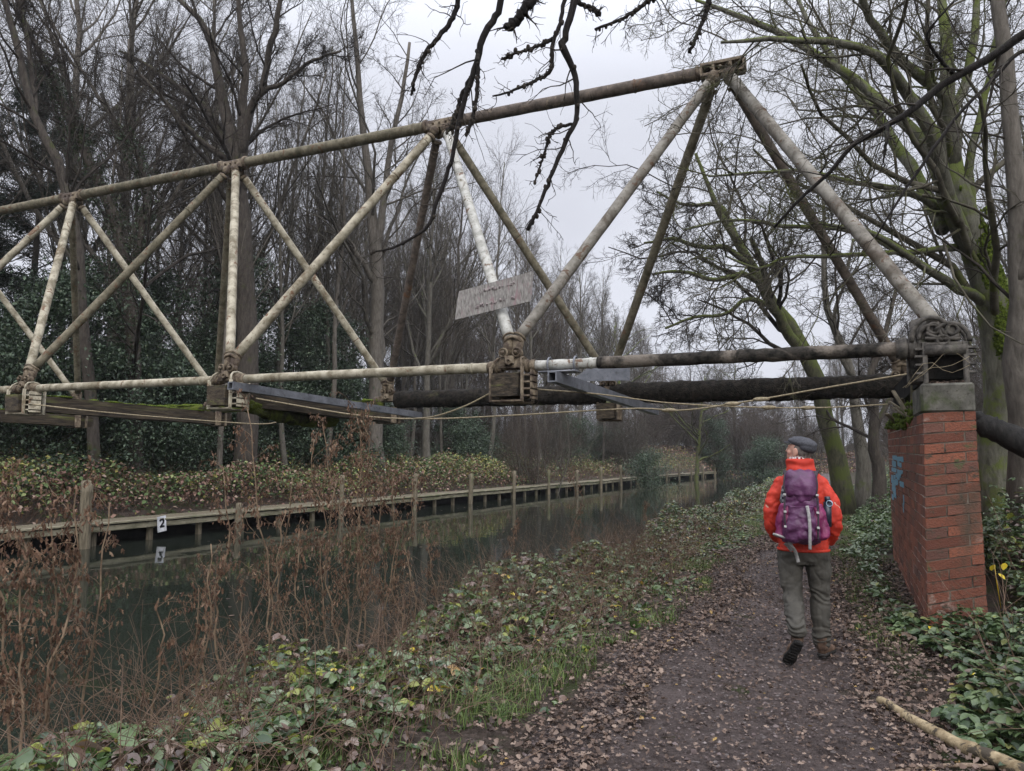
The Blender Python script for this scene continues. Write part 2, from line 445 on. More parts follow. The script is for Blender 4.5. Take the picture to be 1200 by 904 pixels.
rw=ramp(nt,n2,[(.4,(.01,)*3),(.6,(.045,)*3)]); nt.links.new(rw,b.inputs['Roughness'])
tag(link('water',mesh('water',V,[np.stack([k,k+1,k+3,k+2],-1)],m)),kind='structure')

# ================================================================== common materials
M_cream = noisy('painted_tube_cream',(.13,.11,.07),(.34,.31,.235),9,.7,.3,.5,.005,lo=.36,hi=.60,c3=(.105,.08,.045),s3=3.2,t3=(.55,.68),stretch=(.6,.6,.6),flake=(.12,.07,.04))
M_pale  = noisy('painted_tube_pale',(.18,.175,.15),(.38,.375,.34),7,.65,.3,.4,.004,lo=.3,hi=.58,c3=(.11,.09,.06),s3=3.5,t3=(.57,.68),flake=(.11,.065,.04))
M_olive = noisy('weathered_tube_olive',(.075,.065,.042),(.17,.15,.105),10,.8,.25,.5,.004,c3=(.055,.05,.03),s3=2.5,t3=(.5,.68),flake=(.10,.06,.035))
M_brown = noisy('weathered_tube_brown',(.05,.04,.033),(.13,.105,.085),9,.8,.25,.5,.005,c3=(.12,.055,.025),s3=2.0,t3=(.6,.72),flake=(.15,.12,.09))
M_grime = noisy('tube_black_grime',(.010,.010,.009),(.045,.04,.034),14,.95,.1,.8,.012,c3=(.14,.12,.10),s3=1.8,t3=(.47,.60))
M_bark_black = noisy('sodden_black_timber',(.006,.006,.005),(.03,.025,.02),16,.95,.15,1,.03,c3=(.05,.05,.025),s3=2.6,t3=(.62,.74))
M_rust  = noisy('rusted_casting',(.06,.042,.027),(.18,.145,.10),12,.8,.3,.7,.006,c3=(.05,.035,.025),s3=5,t3=(.5,.62))
M_cast  = noisy('grey_casting',(.025,.023,.02),(.10,.09,.078),14,.85,.25,.7,.006,c3=(.06,.06,.04),s3=5)
M_galv  = noisy('galvanised_steel',(.10,.107,.12),(.19,.197,.22),6,.45,.5,.2,.002,metal=.3)
M_timber= noisy('wet_dark_timber',(.016,.013,.010),(.075,.058,.038),10,.85,.25,.9,.012,stretch=(1,.25,3),c3=(.10,.10,.035),s3=1.8,t3=(.57,.7))
M_timber_light= noisy('weathered_timber',(.085,.073,.05),(.20,.17,.12),9,.85,.2,.8,.008,stretch=(3,3,.4),c3=(.085,.095,.045),s3=1.5,t3=(.52,.68))
M_deck  = noisy('jetty_boards',(.13,.12,.08),(.29,.265,.19),7,.85,.2,.6,.006,stretch=(1,.4,2),c3=(.10,.12,.055),s3=1.1,t3=(.5,.7))
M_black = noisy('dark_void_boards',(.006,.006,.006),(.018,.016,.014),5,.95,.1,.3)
M_rope  = noisy('tan_wire_rope',(.16,.13,.08),(.32,.27,.18),40,.8,.2,.6,.002)
M_moss  = noisy('moss',(.03,.05,.008),(.13,.17,.025),30,.95,.1,1,.03)
M_conc  = noisy('mossy_concrete',(.045,.043,.036),(.13,.125,.105),7,.9,.2,.8,.008,c3=(.045,.055,.022),s3=3,t3=(.5,.66))
B_grey  = bark('bark_grey_brown',(.05,.045,.037),(.15,.138,.115),(.085,.095,.045),.2)
B_oak   = bark('bark_oak_green_grey',(.05,.048,.036),(.16,.155,.12),(.095,.115,.03),.75)
B_mossy = bark('bark_mossy',(.03,.03,.02),(.10,.095,.06),(.075,.09,.025),.85)
B_dark  = bark('bark_dark',(.024,.02,.017),(.085,.072,.06),(.05,.055,.02),.2)
B_warm  = bark('bark_warm',(.055,.048,.04),(.155,.138,.117),(.07,.08,.03),.1)
M_twig  = noisy('twigs_grey_brown',(.036,.032,.027),(.105,.094,.078),3,.9,.1,0)
M_twig_d= noisy('twigs_dark',(.018,.015,.013),(.052,.045,.038),3,.9,.1,0)
M_twig_r= noisy('twigs_reddish',(.045,.036,.03),(.105,.086,.072),3,.9,.1,0)
# ================================================================== the derelict tubular truss footbridge
BX0, BD, Y1, Z1, YT, ZT, Y3 = .883, 4.4104, 8.0449, 2.657, 10.1713, 6.9603, 12.1667
Nn=[np.array([BX0-k*BD,Y1,Z1]) for k in range(6)]
Ff=[np.array([BX0-k*BD,Y3,Z1]) for k in range(6)]
Aa=[np.array([BX0-(k+.5)*BD,YT,ZT]) for k in range(5)]
bridge=empty('footbridge',(BX0,Y3,Z1),'derelict tubular steel truss footbridge with peeling cream tubes spanning the canal','footbridge')
rb=np.random.default_rng(5)
def unit(v): v=np.asarray(v,float); return v/np.linalg.norm(v)
def frame_axes(d):
    d=unit(d); s=unit(np.cross(d,[0,0,1.])) if abs(d[2])<.98 else np.array([1.,0,0]); return np.array([d,s,np.cross(d,s)])
def bpart(name,g,m,parent=bridge,smooth=True):
    o=g.build(name,m,None,smooth)
    if parent is bridge: o.parent=bridge; o.location=-Vector(bridge.location)
    else: o.parent=parent; o.location=(0,0,0)
    return o
def tubepart(name,a,b,r,m,n=30,wob=.004,S=18,bands=()):
    t=np.linspace(0,1,n)[:,None]; P=a*(1-t)+b*t
    P=P+rb.normal(size=P.shape)*wob*.25; R=r*(1+rb.normal(size=n)*.012)
    g=Geo(); g.tube(P,R,S); d=b-a
    for q in bands: g.ring(a+d*q,d,r,.008,18,6,.018)
    return bpart(name,g,m)
# near bottom chord
for k in range(5):
    a,b=Nn[k]-np.array([.30,0,0]),Nn[k+1]+np.array([.30,0,0])
    if k==0:
        c=a+(b-a)*.80; o=tubepart('bottom_chord',a,c,.070,M_grime,40,.012); tag(o,'bottom tube caked in black grime')
        tubepart('bottom_chord',c+(b-c)*.01,b,.060,M_pale,10,bands=(.1,.8))
    else: tubepart('bottom_chord',a,b,.062,M_cream,bands=(.06,))
# top chord
for k in range(4):
    tubepart('top_chord',Aa[k]-np.array([.28,0,0]),Aa[k+1]+np.array([.28,0,0]),[.092,.092,.092,.092][k],[M_brown,M_olive,M_olive,M_olive][k],bands=(.06,.94))
tubepart('top_chord',Aa[4]-np.array([.28,0,0]),Aa[4]-np.array([1.9,0,0]),.092,M_olive)
# inclined tubes
LIFT=np.array([0,0,.24]); DROP=np.array([0,0,-.12])
M_gb=noisy('grey_brown_tube',(.085,.075,.06),(.22,.205,.175),6,.75,.3,.3,.003,lo=.3,hi=.62,c3=(.06,.045,.03),s3=1.6,t3=(.5,.66),flake=(.09,.055,.035))
mats=[(M_gb,M_gb,M_brown,M_olive),(M_pale,M_cream,M_olive,M_brown),(M_cream,M_olive,M_cream,M_olive),(M_cream,M_cream,M_cream,M_olive),(M_cream,M_cream,M_cream,M_olive)]
for k in range(5):
    A=Aa[k]
    for q,(E,mm) in enumerate(zip((Nn[k],Nn[k+1],Ff[k],Ff[k+1]),mats[k])):
        E2=E+LIFT; d=unit(E2-A); sx=.1 if E[0]>A[0] else -.1
        st=A+DROP+np.array([sx,(-.05 if E[1]<A[1] else .05),0])+d*.12; en=E2-d*.14
        r=(.076 if (k==0 and q==0) else .070)*(.97 if q>1 else 1)
        if k==0 and q==0: en=E2+np.array([.0,0,-.02])
        if k==1 and q==0: 
            mid=st+(en-st)*.5
        tubepart('inclined_tube',st,en,r,mm,bands=((.03,.93) if q<2 else (.04,)))
# apex castings
for k in range(5):
    A=Aa[k]; g=Geo(); hw=.26
    if k==0:
        # open box end of the top chord with two windows in it
        for z in (.075,-.075): g.box(A+[.02,0,z],(.30,.09,.025),bev=.006)
        for x in (-.27,-.10,.13,.31): g.box(A+[x,0,0],(.022,.088,.06),bev=.005)
        g.box(A+[.02,.07,0],(.29,.012,.06)); g.ring(A+[-.32,0,0],[1,0,0],.09,.022,18,6,.03)
    else:
        g.box(A+[0,0,-.02],(.27,.085,.085),bev=.02)
        for s in (-1,1): g.ring(A+[s*.29,0,0],[1,0,0],.098,.02,18,6,.04)
    for s in (-1,1):
        for yy in (-1,1): 
            g.ell(A+[s*.1,yy*.07,-.12],(.085,.07,.09),nu=12,nv=8)
            g.ring(A+[s*.15,yy*.10,-.24],unit([s*2.2,yy*2.1,-4.1]),.074,.014,16,6,.03)
    for s in (-.12,0,.12): g.ell(A+[s,-.095,.0],(.022,.02,.022),nu=8,nv=6)
    bpart('apex_casting',g,M_rust)
# node castings
def node(P,side,k):
    g=Geo(); y=-1 if side=='n' else 1
    g.box(P+[0,0,.03],(.17,.065,.07),bev=.02)
    for s in (-1,1):
        g.ring(P+[s*.27,0,0],[1,0,0],.064,.012,18,6,.04); g.ring(P+[s*.20,0,0],[1,0,0],.068,.015,18,6,.02)
        g.tube([P+[s*.12,0,0],P+[s*.30,0,0]],.066,14)
        # cheek with an eye for each inclined tube
        g.ring(P+[s*.085,-.07,.16],[0,1,0],.050,.014,16,6,.02)
        g.ell(P+[s*.085,0,.15],(.06,.045,.065),nu=12,nv=8)
        g.ell(P+[s*.085,-.1,.16],(.025,.03,.025),nu=8,nv=6)
        Ax=P+np.array([s*BD/2,(YT-P[1]),ZT-P[2]]); d=unit(Ax-(P+LIFT))
        c=P+LIFT+d*.10; g.ring(c,d,.073,.015,18,6,.025); g.ring(c+d*.06,d,.075,.011,18,6,.015)
        g.tube([P+[s*.06,0,.12],c+d*.04],[.055,.073],14)
    g.box(P+[0,-.085,.07],(.06,.02,.05),bev=.01); g.ring(P+[0,-.11,.045],[0,1,0],.03,.012,12,6)
    o=bpart('node_casting',g,M_rust)
    return o
def stirrup(P,m,wd=.2,dp=.40,yy=(-.17,.17)):
    g=Geo()
    for y in yy:
        for s in (-1,1):
            g.box(P+[s*wd,y,-dp/2-.02],(.014,.024,dp/2),bev=.004)
            g.tube([P+[s*wd,y,-.04],P+[s*(wd-.03),y*.8,.05],P+[s*(wd-.05),y*.5,.09],P+[s*(wd-.05),0,.105]],.014,8)
        g.box(P+[0,y,-dp-.02],(wd+.014,.024,.012),bev=.004)
    g.box(P+[0,0,-dp-.034],(wd,.17,.008))
    for z in (-.12,-.2,-.28,-.36):
        g.box(P+[wd+.06,-.05,z],(.05,.10,.012),bev=.003)
    g.box(P+[wd+.10,-.05,-.23],(.01,.1,.17),bev=.003)
    return bpart('stirrup',g,m)
for k in range(1,6): node(Nn[k],'n',k); stirrup(Nn[k],M_rust if k==1 else M_cream)
for k in range(0,6): node(Ff[k]+np.array([0,0,.0]),'f',k)
for k in range(1,6):
    P=Ff[k]; g=Geo()
    for s in (-1,1): g.box(P+[s*.17,.12,-.30],(.012,.03,.15),bev=.003)
    g.box(P+[0,.12,-.45],(.17,.03,.012)); 
    for s in (-1,1): g.box(P+[s*.17,-.12,-.30],(.012,.03,.15),bev=.003)
    g.box(P+[0,-.12,-.45],(.17,.03,.012)); g.box(P+[.20,-.12,-.30],(.03,.06,.15),bev=.003)
    bpart('stirrup',g,M_rust)
# far bottom chord: sheathed in black sodden growth, green moss on the left bays
def ragged(a,b,r,m,name,n=110,S=22,seed=1,amp=.12,sag=0):
    t=np.linspace(0,1,n); P=a[None]*(1-t[:,None])+b[None]*t[:,None]; P[:,2]-=sag*4*t*(1-t)
    th=np.arange(S)*2*PI/S; g=Geo(); V=[]
    d=unit(b-a); e1=unit(np.cross(d,[0,0,1])); e2=np.cross(e1,d)
    for i in range(n):
        for x in th:
            k=1+amp*(mn.noise((i*.25+seed*9,math.cos(x)*1.6,math.sin(x)*1.6))*1.2+mn.noise((i*.9+seed,math.cos(x)*4,math.sin(x)*4))*.7)
            rr=r*k*(1 if 0<i<n-1 else .35)
            V.append(P[i]+e1*math.cos(x)*rr*.9+e2*math.sin(x)*rr)
    i=np.arange(n-1)[:,None]*S; j=np.arange(S)[None]
    g.add(np.array(V),[np.stack([i+j,i+(j+1)%S,i+S+(j+1)%S,i+S+j],-1).reshape(-1,4), ])
    g.add(np.array([P[0],P[-1]]),[])
    return bpart(name,g,m)
o=ragged(Ff[0]-[-.35,0,0],Ff[1],.175,M_bark_black,'bottom_chord',seed=1); tag(o,'far bottom tube sheathed in thick black growth')
o=ragged(Ff[1]-[.05,0,0],Ff[2]-[-.15,0,.0],.165,M_bark_black,'bottom_chord',seed=2); tag(o,'far bottom tube sheathed in thick black growth')
M_mosslog=noisy('mossy_black_timber',(.01,.01,.008),(.04,.04,.02),12,.95,.1,1,.03,c3=(.09,.11,.02),s3=2,t3=(.42,.58))
for k in (2,3,4): ragged(Ff[k]-[.1,0,.08],Ff[k+1]-[-.1,0,.08],.085,M_mosslog,'bottom_chord',seed=3+k)
# hanging roots and dead stems on the black tube
g=Geo(); n=260
X0=rb.uniform(Ff[2][0]+.3,Ff[0][0]+.2,n); P=np.zeros((n,6,3)); 
for i in range(n):
    q=np.array([X0[i],Y3+rb.uniform(-.16,.16),Z1+rb.uniform(-.17,.12)]); d=np.array([rb.normal()*.8,rb.normal()*.4,rb.uniform(-.6,.35)]); d/=np.linalg.norm(d)
    L=rb.uniform(.08,.36)
    for j in range(6): P[i,j]=q; q=q+d*L/5; d=unit(d+rb.normal(size=3)*.3+[0,0,-.12])
g.tubes(P,np.repeat(np.linspace(.005,.002,6)[None],n,0),3)
tag(bpart('hanging_growth',g,M_timber),kind='stuff')
# cross timbers
def beam(a,b,hh,hw,m,name,n=14,sag=0,seed=0,parent=bridge):
    g=Geo(); t=np.linspace(0,1,n)[:,None]; P=a*(1-t)+b*t; P[:,2]-=(sag*4*t*(1-t))[:,0]
    ax=frame_axes(b-a); r=np.random.default_rng(seed); V=[]
    for p in P:
        j=lambda: r.normal()*.006
        for u,v in ((-1,-1),(1,-1),(1,1),(-1,1)): V.append(p+ax[1]*(u*hw+j())+np.array([0,0,1])*(v*hh+j()))
    i=np.arange(n-1)[:,None]*4; j=np.arange(4)[None]
    g.add(np.array(V),[np.stack([i+j,i+(j+1)%4,i+4+(j+1)%4,i+4+j],-1).reshape(-1,4),np.array([[3,2,1,0],[4*n-4,4*n-3,4*n-2,4*n-1]])])
    return bpart(name,g,m,parent,False)
for k in (2,3,4,5):
    beam(Nn[k]+[0,-.24,-.24],Ff[k]+[0,.3,-.30],.13,.165,M_timber,'cross_timber',seed=k)
beam(Nn[1]+[0,-.22,-.235],Nn[1]+[0,.2,-.235],.135,.17,M_timber,'cross_timber',6,seed=9)
beam(Ff[1]+[0,-.25,-.30],Ff[1]+[0,.2,-.30],.125,.15,M_timber,'cross_timber',6,seed=8)
o=ragged(Nn[2]+[.12,.2,-.34],Ff[2]+[-.25,-1.3,-.44],.10,M_mosslog,'shadow_side_log',n=50,seed=8,amp=.25,sag=.1)  # added dark sagging log, shaped as the shadow side of this cross timber
# moss on the timbers
g=Geo()
for k in (2,3,4):
    a,b=Nn[k]+[0,.3,-.10],Ff[k]+[0,-.2,-.16]
    for i in range(34):
        t=rb.random(); p=a+(b-a)*t+[rb.uniform(-.13,.13),0,rb.uniform(-.01,.01)]
        g.ell(p,(rb.uniform(.04,.09),rb.uniform(.06,.22),rb.uniform(.012,.03)),nu=8,nv=5)
for k in (2,3):
    for i in range(60):
        p=Ff[k]-[rb.uniform(.2,BD-.2),rb.uniform(-.05,.05),-.0]; g.ell(p+[0,0,-.0],(rb.uniform(.05,.16),.06,rb.uniform(.02,.045)),nu=8,nv=5)
tag(bpart('moss_cover',g,M_moss),kind='stuff')
# galvanised box beams clamped below the near chord
def channel(a,b,hh,hw,name='steel_box_beam'):
    g=Geo(); ax=frame_axes(b-a); s=ax[1]; u=np.array([0,0,1.]); c=(a+b)/2; L=np.linalg.norm(b-a)/2; d=unit(b-a); A=np.array([d,s,np.cross(d,s)])
    t=.008
    for q in (-1,1):
        g.box(c+s*q*(hw-t),(L,t,hh),A); g.box(c+A[2]*q*(hh-t),(L,hw-2*t-.001,t),A)
    return bpart(name,g,M_galv,smooth=False)
ch1=(Nn[1]+[.60,-.28,-.165], None)
e1=on_y(768,482,Y3-.1); channel(Nn[1]+np.array([.62,-.30,-.17]), e1, .062,.055)
e2=on_y(492,487,Y3+.1); channel(Nn[2]+np.array([.30,-.28,-.12]), e2, .055,.055)
g=Geo(); c=Nn[1]+np.array([.60,0,0])
for x in (-.12,.20): g.ring(c+[x,0,0],[1,0,0],.085,.010,16,6,.012); 
g.box(c+[.02,-.05,-.095],(.22,.12,.008)); bpart('clamp_plate',g,M_galv)
g=Geo(); a=on_y(668,447,Y3-.5);b_=on_y(738,446,Y3-.5);c_=on_y(738,431,Y3-.5);d_=on_y(690,431,Y3-.5)
V=np.array([a,b_,c_,d_]); V=np.concatenate([V,V+[0,.02,0]])
g.add(V,[np.array([[0,1,2,3],[7,6,5,4],[0,4,5,1],[1,5,6,2],[2,6,7,3],[3,7,4,0]])]); bpart('gusset_plate',g,M_galv,smooth=False)
# end bearing over the pier: arched cheek castings, roller and upright frame
yb=Y1-.10; g=Geo(); N0=Nn[0]
def wp(px,py,y=yb): return on_y(px,py,y)
def arc(c,rx,rz,a0,a1,n=12): return [c+np.array([rx*math.cos(t),0,rz*math.sin(t)]) for t in np.linspace(a0,a1,n)]
c1=wp(1092,398); c2=wp(1114,400)
for dy in (0,.16):
    o_=np.array([0,dy,0])
    g.tube(np.array(arc(c1+o_,.17,.21,PI*1.02,PI*.22)),.022,8); g.tube(np.array(arc(c1+o_,.11,.14,PI*1.0,PI*.1)),.018,8)
    g.tube(np.array(arc(c2+o_,.155,.17,PI*.8,-.05)),.022,8)
    for cc in (wp(1094,385),wp(1116,386),wp(1105,399)): g.ring(cc+o_,[0,1,0],.048,.017,14,6,.02)
    for a,b2 in (((1105,399),(1098,378)),((1105,399),(1112,380)),((1084,397),(1126,397)),((1081,406),(1129,405)),((1105,399),(1085,390)),((1108,399),(1124,393))):
        g.tube(np.array([wp(*a)+o_,wp(*b2)+o_]),.018,8)
g.box(wp(1105,391)+[0,.08,0],(.13,.07,.10),bev=.03)
end=bpart('end_bearing',g,M_cast)
g=Geo(); pa,pb=wp(1083,404),wp(1131,403); zc=on_y(1105,447,yb)[2]
for dy in (0,.17):
    for p in (pa,pb): g.box(np.array([p[0],yb+dy,(p[2]+zc)/2]),(.022,.02,(p[2]-zc)/2+.02),bev=.004)
g.box(np.array([(pa[0]+pb[0])/2,yb+.085,pa[2]-.0]),((pb[0]-pa[0])/2+.02,.10,.014),bev=.004)
for z in (.08,.16,.24,.31): g.box([pb[0]+.05,yb+.02,zc+z],(.035,.04,.012),bev=.003); g.box([pa[0]-.05,yb+.02,zc+z],(.035,.04,.012),bev=.003)
bpart('bearing_frame',g,M_cast)
g=Geo(); g.tube([[pa[0],yb-.0,pa[2]-.06],[pb[0],yb-.0,pa[2]-.06]],.05,16); bpart('roller',g,M_cast)
g=Geo()
for s in (-.30,-.22): g.ring(N0+[s+.02,0,0],[1,0,0],.085,.03,18,6,.045)
g.tube([N0+[-.34,0,0],N0+[-.02,0,0]],.09,16); g.tube([N0+[-.1,0,.05],N0+[-.12,.06,.26]],[.07,.10],14)
g.box(N0+[-.17,.1,-.18],(.07,.1,.16),bev=.02)
bpart('node_casting',g,M_cast)
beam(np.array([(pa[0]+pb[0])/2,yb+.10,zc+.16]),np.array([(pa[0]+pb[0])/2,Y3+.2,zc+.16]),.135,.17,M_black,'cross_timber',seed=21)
g=Geo()
for i in range(3): g.tube(catmull([wp(1060+rb.uniform(-6,6),455),wp(1085,430+rb.uniform(-15,15)),wp(1112,425+rb.uniform(-20,18)),wp(1136,420+rb.uniform(-15,10))],8)+[0,-.03,0],.002,5)
bpart('loose_wire',g,M_rope)

# ropes slung under the bridge
def rope(pp,r,label,m=M_rope,n=40,knots=()):
    P=catmull([pt(*p) for p in pp],n); g=Geo(); g.tube(P,r,8)
    for (i) in knots: g.ell(P[int(i*(n-1))],(.10,.03,.028),nu=10,nv=6)
    o=g.build('rope',m,None); tag(o,label,'rope',None); return o
rope([(1066,438,8.3),(960,456,8.6),(880,470,8.9),(800,481,9.4),(740,479,9.8),(600,487,10.2),(500,491,10.3),(420,487,10.4),(300,467,10.4)],.010,'long tan rope running from the brick pier under the whole bridge to its left node',knots=(.25,.3,.42))
rope([(623,456,9.0),(700,462,9.2),(780,472,9.4),(870,477,9.4),(960,478,9.5),(1040,474,9.6)],.0085,'tan rope stretched level beneath the thick black tube on the right',knots=(.68,.78))
rope([(580,458,9.0),(545,476,9.2),(510,488,9.6),(484,491,10.2)],.010,'short slanting tan rope hanging from the rusty centre node')
rope([(38,474,11.6),(120,483,11.8),(200,490,12.2),(300,497,12.6),(330,494,12.8)],.009,'thin pale rope crossing the dark cross timber at the left end')

# weathered board on the pale tube
ys=8.14
c=[on_y(533,375,ys),on_y(622,353,ys),on_y(625,318,ys),on_y(538,341.5,ys),on_y(536,352,ys)]
V=np.array(c); V=np.concatenate([V,V+[0,.012,0]]); n=5
g=Geo(); g.add(V,[np.array([[i,(i+1)%n,(i+1)%n+n,i+n] for i in range(n)])])
nm=len(g.F)
me_V=np.concatenate(g.V)
import bmesh
bm=bmesh.new(); vv=[bm.verts.new(v) for v in me_V]
for f in g.F[0]: bm.faces.new([vv[i] for i in f])
bm.faces.new([vv[i] for i in range(5)][::-1]); bm.faces.new([vv[i+5] for i in range(5)])
bmesh.ops.recalc_face_normals(bm,faces=bm.faces)
me=bpy.data.meshes.new('board'); bm.to_mesh(me); bm.free()
M_sign=noisy('faded_board',(.13,.12,.11),(.29,.275,.255),34,.7,.3,.2,.003,stretch=(1.6,1,.45),lo=.36,hi=.64,c3=(.235,.16,.165),s3=8,t3=(.55,.7))
me.materials.append(M_sign)
sg=link('board',me); sg.name='notice_board'; tag(sg,'faded grey pink notice board with illegible writing tilted on a pale bridge tube','sign')
g=Geo(); u_=unit(c[1]-c[0]); w_=unit(c[3]-c[0])
M_faint=noisy('faded_writing',(.19,.155,.155),(.29,.25,.24),20,.8,.2,0)
for row in range(0,3,2):
    x=.30
    while x<.86:
        L=rb.uniform(.012,.03); p=c[0]+u_*x*.97+np.array([0,-.004,.10+row*.085]); 
        p[2]+=0
        for _ in range(2): g.box(p+[rb.uniform(-.01,.01),0,rb.uniform(-.012,.012)],(.003 if rb.random()<.6 else .012,.001,.018 if rb.random()<.6 else .004))
        x+=.035+(.03 if rb.random()<.15 else 0)
o=g.build('writing',M_faint,None); o.parent=sg; tag(o,kind='stuff')
g=Geo()
g.box([c[0][0]+.47,8.26,c[0][2]+.31],(.02,.11,.015))
o=g.build('bracket',M_galv,None); o.parent=sg

# ================================================================== brick pier
yp=7.86
Plb,Plt,Prt,Prb=on_y(1087,732,yp),on_y(1082,484,yp),on_y(1142,481,yp),on_y(1157,722,yp)
yf=13.9; Pfb,Pft=on_y(1047,650,yf),on_y(1040,501,yf)
Plb[2]-=.12; Prb[2]-=.10; Pfb[2]-=.10
pier=empty('brick_pier',tuple(Plb),'tall red brick pier with concrete cap carrying the right end of the bridge','brick pier')
def ppart(name,g,m,smooth=False,label=None):
    o=g.build(name,m,None,smooth)
    if name=='moss_tuft': o['kind']='stuff'
    o.parent=pier; o.location=-Vector(pier.location); 
    if label: o['label']=label
    return o
Prf_b=Prb+[0,yf-yp,0]; Prf_t=Prt+[0,yf-yp,0]
def patch(A,B,C,D,u,v): return (A*(1-u)+B*u)*(1-v)+(D*(1-u)+C*u)*v
g=Geo(); gm=Geo(); rows=21
def wall(A,B,C,D,nrm,L,seed,dn0=.004):
    r=np.random.default_rng(seed); Wd=np.linalg.norm(B-A); rh=1/rows
    for i in range(rows):
        v0=i*rh+.0030; v1=(i+1)*rh-.0030
        off=(i%2)*.5; x=-off*L
        while x<Wd-.001:
            a=max(x,0); b2=min(x+L,Wd)
            if b2-a>.02:
                m_=.007/Wd; u0=a/Wd+(m_ if a>0 else 0); u1=b2/Wd-(m_ if b2<Wd else 0)
                dn=r.normal()*.0006+dn0; w_=[]
                for (uu,vv) in ((u0,v0),(u1,v0),(u1,v1),(u0,v1)):
                    w_.append(patch(A,B,C,D,uu,vv)+r.normal(size=3)*.0018)
                w_=np.array(w_); ins=.006
                cen=w_.mean(0); f_=w_+nrm*dn; f2=cen+(f_-nrm*dn-cen)*np.array([1,1,1])*.985+nrm*(dn+.002)
                V=np.concatenate([w_-nrm*.02,f_,f2])
                k=np.arange(4);k2=(k+1)%4
                g.add(V,[np.concatenate([np.stack([k,k2,k2+4,k+4],-1),np.stack([k+4,k2+4,k2+8,k+8],-1),[[8,9,10,11]]])],r.random())
            x+=L
wall(Plb,Prb,Prt,Plt,np.array([0,-1.,0]),.385,1)
wall(Pfb,Plb,Plt,Pft,np.array([-1.,0,0]),.385,2,.0005)
wall(Prb,Prf_b,Prf_t,Prt,np.array([1.,0,0]),.385,3)
m,nt,b=mat('red_brick',.85,.25); a=N(nt,'ShaderNodeAttribute'); a.attribute_name='rnd'; v=coords(nt)
c_=ramp(nt,a.outputs['Fac'],[(0,(.11,.040,.026)),(.35,(.165,.060,.037)),(.7,(.235,.083,.048)),(.9,(.14,.062,.045)),(1,(.085,.045,.035))])
n1=noise(nt,v,60,5,.7); c_=mix(nt,thr(nt,n1,.45,.75),c_,(.085,.045,.035))
n2=noise(nt,v,2.6,6,.7,.4); c_=mix(nt,thr(nt,n2,.60,.72),c_,(.27,.21,.175)); n3=noise(nt,coords(nt,(1,1,.5)),1.4,5,.6); c_=mix(nt,thr(nt,n3,.56,.68),c_,(.07,.05,.035))
n4=noise(nt,v,9,6,.75,.3); c_=mix(nt,thr(nt,n4,.55,.66),c_,(.055,.045,.032)); n6=noise(nt,v,5,5,.7); c_=mix(nt,thr(nt,n6,.60,.68),c_,(.07,.075,.035))
nt.links.new(c_,b.inputs['Base Color']); ad=N(nt,'ShaderNodeMath',operation='ADD'); nt.links.new(n1,ad.inputs[0]); nt.links.new(n4,ad.inputs[1]); bump(nt,b,ad.outputs[0],.9,.012); M_brick=m
ppart('brickwork',g,M_brick)
M_mortar=noisy('mortar',(.025,.02,.017),(.15,.125,.10),7,.95,.1,.5,.004,lo=.35,hi=.55)
g=Geo()
cs=[Plb,Prb,Prf_b,Pfb,Plt,Prt,Prf_t,Pft]
cen=sum(cs)/8; V=np.array(cs)+0
V=V+np.where((cen-V)[:,:]>0,.002,-.002)*np.array([1,1,0]); V[4:,2]-=.003
g.add(V,[np.array([[0,1,5,4],[1,2,6,5],[2,3,7,6],[4,5,6,7]])]); ppart('mortar_core',g,M_mortar)
g=Geo(); V2=V[[3,0,4,7]].copy(); g.add(V2,[np.array([[0,1,2,3]])]); ppart('pale_pointing',g,noisy('pale_mortar',(.20,.17,.14),(.42,.38,.33),7,.95,.1,.5,.004,lo=.35,hi=.55))
# concrete cap block on the front
g=Geo(); zc0=Plt[2]; zc1=on_y(1105,449,yp-.02)[2]; xl,xr=Plt[0]-.015,Prt[0]+.01
g.box([(xl+xr)/2,yp+.42,(zc0+zc1)/2+.001],((xr-xl)/2,.44,(zc1-zc0)/2),bev=.02)
ppart('concrete_cap',g,M_conc)
# moss and splintered timber on the wall top behind the cap
g=Geo()
for i in range(1500):
    y=yp+rb.uniform(.9,5.6); f=1-abs(y-9.6)/4.5; x=xl+rb.uniform(-.02,.30); s=rb.uniform(.015,.055)
    top=Plt[2]+(Pft[2]-Plt[2])*(y-yp)/(yf-yp)
    g.ell([x,y,top+rb.uniform(-.12,.20)*max(f,.1)*(1 if x<xl+.1 else .6)-(0.0)],(s*.5,s,s*.6),nu=7,nv=4)
ppart('moss_tuft',g,M_moss,True)
for i in range(26):
    g=Geo(); a=np.array([xl+rb.uniform(.02,.25),yp+rb.uniform(1.0,3.4),zc0+rb.uniform(.0,.05)]); d=unit([rb.normal()*.5,rb.normal()*.6,rb.uniform(.3,1.2)])
    L=rb.uniform(.15,.42); g.box(a+d*L/2,(L/2,rb.uniform(.01,.035),.008),frame_axes(d)); ppart('splintered_board',g,M_timber_light)
# dead leaves on the ledge
g=Geo(); n=60; scatter(g,tpl_dead(),np.stack([rb.uniform(xl+.05,xr-.03,n),rb.uniform(yp+.02,yp+.2,n),np.full(n,zc1+.012)],-1),rb.uniform(.03,.055,n),rb.uniform(0,6,n),rb.normal(size=n)*.3,rb.normal(size=n)*.3,rb.random(n))
LITTER=leafmat('dead_leaves',[(0,(.065,.043,.032)),(.25,(.11,.073,.054)),(.5,(.045,.032,.026)),(.7,(.15,.108,.084)),(.88,(.21,.155,.12)),(.985,(.26,.17,.06))],.7,.3,.1)
tag(ppart('leaf_debris',g,LITTER),kind='stuff')
